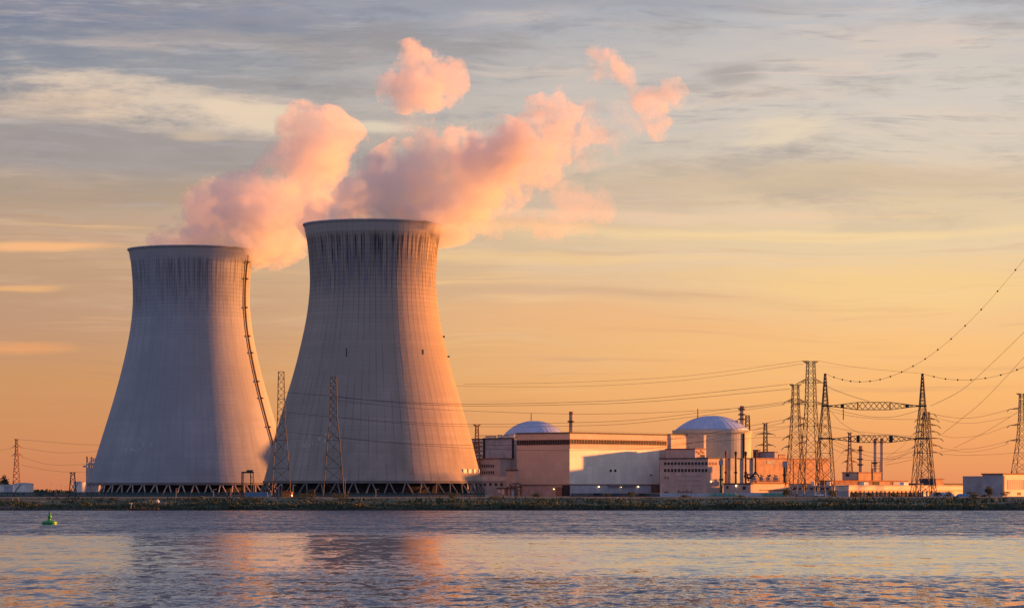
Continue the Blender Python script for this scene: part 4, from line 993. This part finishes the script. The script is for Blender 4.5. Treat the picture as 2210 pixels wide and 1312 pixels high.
T_ = [
 ('tree','dark round tree behind the white hut at the far left','tree',12,2000,1068,34,42,'leaf_dark',700,.3),
 ('bush','low dark bush right of the wide white tank','bush',88,1900,1070,24,14,'leaf_dark',420,.1),
 ('bush','second low bush right of the wide white tank, beside the lamp posts','bush',108,1905,1070,20,11,'leaf_dark',350,.1),
 ('bush','tall spreading bush in front of the shorter pylon foot','bush',1704,1700,1073,30,22,'leaf_dark',800,.15),
 ('bush','narrow dark bush at the foot of the left gantry mast','bush',1797,1715,1073,22,20,'leaf_dark',600,.15),
 ('tree','upright dark tree before the blue grey building at the far right','tree',2134,1715,1073,22,28,'leaf_dark',800,.2),
 ('bush','wide low bush left of the upright tree at the far right','bush',2096,1710,1073,36,13,'leaf',600,.1),
 ('bush','straggly bush right of the upright tree at the far right','bush',2170,1712,1073,26,14,'leaf',450,.1),
 ('bush','round bush on the dyke slope, left one of a touching pair','bush',2026,1640,1089,24,15,'leaf_dark',520,.1),
 ('bush','round bush on the dyke slope, right one of a touching pair','bush',2048,1640,1089,22,14,'leaf_dark',520,.1),
 ('bush','lone round bush on the slope near the right picture edge','bush',2101,1630,1093,22,14,'leaf_dark',520,.1),
 ('bush','small bush right of the lone round bush on the slope','bush',2124,1634,1092,16,9,'leaf_dark',300,.1),
 ('bush','dark bush on the slope below the blue grey warehouse','bush',1846,1655,1085,22,12,'leaf_dark',420,.1),
 ('bush','dark bush on the slope below the first pilasters of the pink store','bush',1878,1655,1084,20,11,'leaf_dark',420,.1),
 ('bush','dark bush on the slope under the right half of the pink store','bush',1930,1652,1086,22,12,'leaf_dark',420,.1),
 ('bush','small bush at the fence before the pink store, left of the right gantry mast','bush',1966,1715,1072,12,7,'leaf_dark',220,.1),
 ('bush','dark shrub on the slope below the left half of the tan hall','bush',1160,1640,1090,26,13,'leaf_dark',450,.1),
 ('bush','dark shrub on the slope below the wall lamps','bush',1362,1650,1088,22,14,'leaf_dark',450,.1),
 ('bush','dark shrub on the slope below the middle of the tan hall front','bush',1310,1650,1087,16,9,'leaf_dark',300,.1),
 ('bush','broad dark shrub on the bank below the orange skip','bush',655,1620,1092,60,15,'leaf_dark',900,.1),
 ('bush','broad dark shrub on the bank below the right bare mast','bush',735,1620,1093,46,17,'leaf_dark',800,.1),
 ('bush','shrub on the bank below the blue container','bush',545,1618,1093,50,12,'leaf_dark',700,.1),
 ('bush','shrub on the bank below the left tower columns','bush',430,1618,1094,60,11,'leaf_dark',700,.1),
 ('bush','shrub on the bank at the right foot of the front cooling tower','bush',978,1625,1092,32,15,'leaf_dark',560,.1),
 ('bush','low shrub on the bank before the workshop','bush',1068,1625,1093,34,10,'leaf_dark',450,.1),
 ('bush','low shrub on the bank left of the boat landing','bush',245,1618,1090,24,9,'leaf_dark',350,.1),
 ('bush','low shrub on the bank under the windowed office','bush',1480,1640,1090,26,8,'leaf_dark',350,.1),
 ('bush','low shrub on the bank under the green tents','bush',1600,1640,1089,30,8,'leaf',350,.1),
]
for k, q in enumerate(T_):
    x = (q[3]-CX)/F*q[4]; d = q[4]-shore(x); leafy(*q[:8], mat=q[8], n=q[9], trunk=q[10], seed=k+11, z0=land_z(x, d)-.05, group='bushes along the dyke' if q[0] == 'bush' else None)

# far tree line behind the plant: reads as one mass
rnd = random.Random(9); m = MB()
for _ in range(5200):
    x = rnd.uniform(-900, 900); y = rnd.uniform(4300, 4500); k = noise.noise(Vector((x*.012, 0, 3)))
    z = GZ + rnd.random()**1.4*(3.2+4.0*max(0, k+.25)); sz = rnd.uniform(1.2, 3.0); u = Vector((rnd.gauss(0,1), rnd.gauss(0,.3), rnd.gauss(0,.6))).normalized(); v = Vector((0,0,1)).cross(u).cross(u).normalized()
    q = Vector((x, y, z)); m.add([q-u*sz, q+v*sz*.7, q+u*sz, q-v*sz*.7], [(0,1,2,3)])
tag(m.build('distant_wood', 'leaf_dark'), 'low dark line of far trees on the horizon behind the plant', 'wood', kind='stuff')

# ------------------------------------------------------------------ fences, tents, containers, lamp posts
m_, t_, b2_ = newmat('mesh_net'); setc(t_, b2_, (.04,.085,.09), .8, .2); b2_.inputs['Alpha'].default_value = .62
def fence(x0, x1, D, h, label, mat='mesh_net', step=12, post='steel', base=GZ):
    p, q = pt(x0, 1070, D), pt(x1, 1070, D); p.z = q.z = base; root = thing('fence', p, label, 'fence')
    m = MB().box((p+q)/2+Vector((0,0,h/2)), ((q-p).length, .05, h)); m.build('panel', mat, root)
    n = max(2, int((x1-x0)/step)); n = min(n, 60)
    for k in range(n+1): c = p.lerp(q, k/n); MB().bar(c+Vector((0,-.15,0)), c+Vector((0,-.15,h+.25)), .16).build('post', post, root)
fence(-20, 566, 1795, 2.7, 'long dark green mesh fence in front of the left cooling tower')
fence(575, 1048, 1790, 2.2, 'mesh fence in front of the columns of the front cooling tower')
fence(1232, 1424, 1795, 2.0, 'pale railing fence below the lit front of the tan hall', 'mesh_net', 6)
fence(1834, 1992, 1770, 2.6, 'thin barred fence in front of the pink lit store', 'mesh_net', 5)
def lowwall(x0, x1, D, h, label, mat):
    p, q = pt(x0, 1070, D), pt(x1, 1070, D); p.z = q.z = GZ; root = thing('boundary_wall', p, label, 'wall')
    MB().box((p+q)/2+Vector((0,0,h/2)), ((q-p).length, .3, h)).build('wall', mat, root)
    MB().box((p+q)/2+Vector((0,0,h+.06)), ((q-p).length+.2, .45, .12)).build('coping', 'roof_pale', root)
lowwall(1404, 1532, 1800, 2.0, 'low pale blue wall below the windowed office', 'plinth_blue')
lowwall(1594, 1652, 1800, 2.2, 'low pale blue wall between the two green tents', 'plinth_blue')
lowwall(1704, 1832, 1812, 3.2, 'grey blue boundary wall behind the feet of the tall pylons', 'concrete_greyblue')
def tent(x0, x1, ytop, D, label, mat):
    s = D/F; p = pt((x0+x1)/2, 1071, D); p.z = GZ; L = (x1-x0)*s; h = (gy(D)-ytop)*s; root = thing('tent', p, label, 'tent')
    m = MB(); vs = []; fs = []; n = 10; rib = [(-.5,.0),(-.46,.45),(-.40,.86),(-.32,1.0),(.32,1.0),(.40,.86),(.46,.45),(.5,0)]
    for fx, fz in rib:
        for k in range(n+1):
            a = math.pi*k/n; vs.append((p.x+fx*L, p.y - math.cos(a)*4.0, p.z + math.sin(a)*h*max(fz, .02)))
    for i in range(len(rib)-1):
        for k in range(n): fs.append((i*(n+1)+k, (i+1)*(n+1)+k, (i+1)*(n+1)+k+1, i*(n+1)+k+1))
    m.add(vs, fs).build('canopy', mat, root, smooth=True)
    m = MB()
    for fx in (-.3,-.15,0,.15,.3):
        P_ = [(p.x+fx*L, p.y-math.cos(math.pi*k/n)*4.05, p.z+math.sin(math.pi*k/n)*(h+.04)) for k in range(n+1)]
        m.tube([Vector(q) for q in P_], .06, 4)
    m.build('hoops', 'steel', root)
tent(1529, 1596, 1063.5, 1790, 'dull green rounded tent left of the low blue wall', 'tent')
tent(1640, 1702, 1062.5, 1792, 'dull green rounded tent beside the tall spreading bush', 'tent')
tent(2008, 2060, 1061.5, 1800, 'pale blue rounded tent right of the right gantry mast', 'plinth_blue')
tent(2062, 2110, 1065, 1798, 'small pale blue tent behind the wide low bush', 'blue_paint')
# blue container
c = pt(553, 1071, 1740); c.z = GZ; ct = thing('container', c, 'long light blue open container beside the foot of the left bare mast', 'container'); s = 1740/F
m = MB().box(c+Vector((0,0,1.25)), (48*s, 2.6, 2.3)); m.build('body', 'blue_paint', ct)
m = MB()
for k in range(25): m.box(c+Vector((-23.6*s+k*47.2*s/24, -1.36, 1.25)), (.12,.12,2.2))
m.build('ribs', 'blue_paint', ct)
MB().box(c+Vector((0,-.1,2.46)), (48.5*s, 2.9, .14)).build('top_rail', 'plinth_blue', ct)
c = pt(582, 1071, 1738); c.z = GZ; bb = thing('barrier', c, 'red and white striped barrier boards at the right end of the blue container', 'barrier')
for k in range(3): MB().box(c+Vector((-1.0+k*.9, 0, 1.3)), (.45,.2,2.3), 0, Matrix.Rotation(R(-12+12*k), 3, 'Y')).build('board', 'white' if k % 2 == 0 else 'orange_paint', bb)
c = pt(619, 1071, 1741); c.z = GZ; sk = thing('skip', c, 'orange lit skip piled with scrap, right of the first lamp post', 'skip')
MB().prism([(c.x-2.8,c.y-1.3),(c.x+2.8,c.y-1.3),(c.x+3.2,c.y+1.5),(c.x-3.0,c.y+1.5)], GZ, GZ+2.5).build('body', 'orange_paint', sk)
m = MB(); rnd = random.Random(4)
for _ in range(14): m.box(c+Vector((rnd.uniform(-2.2,2.2), rnd.uniform(-.8,.8), 2.6+rnd.random()*.6)), (rnd.uniform(.4,1.4),.5,rnd.uniform(.3,.9)), rnd.random()*3)
m.build('scrap', 'rust', sk)
m = MB()
for k in range(6): m.box(c+Vector((-2.4+k*.95, -1.4, 1.25)), (.14,.16,2.4))
m.build('ribs', 'rust', sk)
p = pt(630, 1069, 1738); wl = thing('work_light', p, 'small bright work light on a stub beside the orange skip', 'lamp')
MB().bar((p.x,p.y,GZ), p, .15).build('stub', 'steel', wl); MB().lathe(p, [(.1,-.25),(.35,0),(.1,.3)], 8).build('bulb', 'lamp', wl)
c = pt(666, 1071, 1760); c.z = GZ; cr = thing('crate_stack', c, 'stack of brown crates and pallets before the front tower columns', 'crates')
m = MB()
for dx_, z_, w_, h_ in ((-3.2,0,2.4,2.2),(-.6,0,2.3,2.6),(2.2,0,2.8,2.5),(-.4,2.65,2.2,1.3),(2.1,2.55,2.6,1.6)): m.box(c+Vector((dx_, 0, z_+h_/2)), (w_, 2.2, h_))
m.build('crates', 'timber', cr)
def lamppost(px, ytop, D, label, head=True, arm=1.2):
    c = pt(px, 1071, D); c.z = GZ; t = pt(px, ytop, D); root = thing('lamp_post', c, label, 'lamp post', 'lamp posts in the plant')
    MB().bar(c, t, .26, 8, .16).build('pole', 'concrete_pale', root)
    MB().bar(t, t+Vector((arm,0,.15)), .12, 6).build('arm', 'concrete_pale', root); MB().box(t+Vector((arm,0,.1)), (.9,.35,.22)).build('head', 'white', root)
for px, y, D, lab in ((602,1046,1745,'lamp post in front of the gap between the towers, left of the orange skip'), (632,1047,1748,'lamp post just right of the orange skip'),
    (745,1032,1742,'tallest lamp post, right of the right bare mast'), (811,1056,1742,'short post before the middle of the front tower columns'), (380,1054,1750,'short post before the middle of the left tower'),
    (461,1056,1750,'short post before the left tower, right of its middle'), (498,1054,1750,'short post before the left tower, near the portal frame'),
    (109,1042,2200,'thin distant lamp post right of the bushes at the far left'), (121,1048,2200,'thin distant lamp post, second right of the bushes'), (131,1046,2200,'thin distant lamp post, third right of the bushes'), (139,1050,2200,'thin distant lamp post nearest the short dark frame'),
    (1427,1048,1790,'lamp post at the left corner of the windowed office'), (1519,1048,1790,'lamp post before the right corner of the windowed office'), (1865,1048,1770,'lamp post before the pink lit store'), (1941,1054,1770,'lower lamp post before the pink lit store, right part'),
    (2178,1060,1760,'short lamp post before the hall at the right edge')): lamppost(px, y, D, lab)
# van and cars by the hall
def van(px, D, L, h, label, mat, cab='darkglass'):
    c = pt(px, 1071, D); c.z = GZ+.05; root = thing('parked_van', c, label, 'van', 'vehicles parked in front of the plant')
    m = MB(); prof = [(-.5,.35),(-.5,1.0),(-.25,1.0),(.22,1.0),(.34,.62),(.5,.52),(.5,.2),(-.5,.2)]
    vs = [(c.x+x*L, c.y+sy*.95, c.z+z*h) for sy in (-1, 1) for x, z in prof]; n = len(prof)
    m.add(vs, [tuple(range(n)), tuple(range(2*n-1, n-1, -1))] + [(i, n+i, n+(i+1) % n, (i+1) % n) for i in range(n)]); m.build('body', mat, root)
    MB().box((c.x+L*.2, c.y-.96, c.z+h*.8), (L*.16,.06,h*.24)).build('window', cab, root); MB().box((c.x-L*.12, c.y-.96, c.z+h*.8), (L*.3,.06,h*.22)).build('window', cab, root)
    for x in (-.32, .32):
        MB().bar((c.x+x*L, c.y-1.0, c.z+.36), (c.x+x*L, c.y-.75, c.z+.36), .72, 14).build('wheel', 'dark', root)
van(1290, 1782, 5.2, 2.0, 'dark van parked before the lit front of the tan hall, left of the middle', 'dark')
van(1330, 1784, 5.6, 1.7, 'dark blue van parked under the middle wall lamp', 'blue_dark')
van(1388, 1782, 5.0, 1.9, 'black van parked near the right doors of the tan hall', 'dark')
van(1768, 1745, 5.4, 2.3, 'white van parked between the feet of the tall pylons', 'white')
# barrier: boat landing and beacons on the bank
x0 = (272-CX)/F*1552; x1_ = (343-CX)/F*1552
jt = thing('jetty', ((x0+x1_)/2, 1552, 0), 'low dark timber jetty at the waterline below the left tower', 'jetty')
MB().box(((x0+x1_)/2, 1552, .95), (x1_-x0, 3.4, .35)).build('deck', 'timber', jt)
for k in range(9): x = x0+.4+(x1_-x0-.8)*k/8; MB().bar((x,1550.6,-1.5), (x,1550.6,1.5), .4, 8).build('pile', 'timber', jt)
def beacon(px, y, D, label, kind):
    c = pt(px, y, D); x = c.x; zb = land_z(x, max(1, D-shore(x))) if kind else 1.1
    root = thing('marker_post', (c.x, c.y, zb), label, 'marker')
    MB().bar((c.x,c.y,zb-.3), c, .16, 6).build('post', 'white', root)
    if kind == 0: MB().bar(c, c+Vector((-.9,0,1.1)), .22, 5).bar(c, c+Vector((.9,0,1.0)), .22, 5).bar(c, c+Vector((.1,0,1.0)), .3, 5).build('signal_arms', 'white', root)
    else: MB().lathe(c, [(.5,-.6),(1.0,0),(.8,.8),(.3,1.3)], 10).build('signal_drum', 'white', root)
beacon(283, 1089, 1553, 'pale forked marker post on the jetty', 0); beacon(340, 1083, 1586, 'white drum topped marker post on the bank above the jetty', 1)
# breakwater of pale stones at the left of the jetty
rnd = random.Random(8); m = MB()
for _ in range(260):
    x = rnd.uniform(-209, -192); y = rnd.uniform(1546, 1553); r = rnd.uniform(.3,.7); m.box((x, y, rnd.uniform(-.1,.35)), (r*1.8, r*1.2, r), rnd.random()*3)
tag(m.build('breakwater_stones', 'rock'), 'low run of wet stones at the waterline left of the jetty', 'stones', kind='stuff')

# ------------------------------------------------------------------ buoy
D = H*F/(1131.5-CY); bx_ = (107-CX)/F*D; c = Vector((bx_, D, 0)); s = D/F
by = thing('buoy', c, 'green steel buoy with a squat round float and a bell shaped top, left foreground water', 'buoy')
MB().lathe(c, [(16*s*.8,-.8), (16.2*s,-.1), (16.5*s,.25), (16.3*s,.75), (14*s,1.0), (6*s,1.25), (3.4*s,1.35)], 40).build('float', 'buoy_green', by, smooth=False)
MB().lathe(c, [(16.6*s,.30), (16.9*s,.36), (16.9*s,.50), (16.6*s,.56)], 40, False).build('fender', 'buoy_dark', by)
m = MB().lathe(c+Vector((0,0,1.3)), [(2.6*s,0), (2.4*s,.35), (3.0*s,.5), (4.3*s,.9), (4.1*s,1.25), (2.4*s,1.7), (1.9*s,1.95)], 20); m.build('tower', 'buoy_green', by)
MB().lathe(c+Vector((0,0,3.2)), [(2.4*s,0), (1.7*s,.3), (.6*s,.75), (.15*s,.9)], 16).build('top_cone', 'buoy_dark', by)
m = MB()
for k in range(3): a = k*2.09+.5; m.bar(c+Vector((math.cos(a)*9*s, math.sin(a)*9*s, 1.05)), c+Vector((math.cos(a)*2*s, math.sin(a)*2*s, 2.2)), .09, 5)
m.build('struts', 'buoy_dark', by)
for sx in (-1, 1): MB().bar(c+Vector((sx*11*s,-4*s,1.0)), c+Vector((sx*11*s,-4*s,1.35)), .12, 5).build('lifting_eye', 'buoy_dark', by)
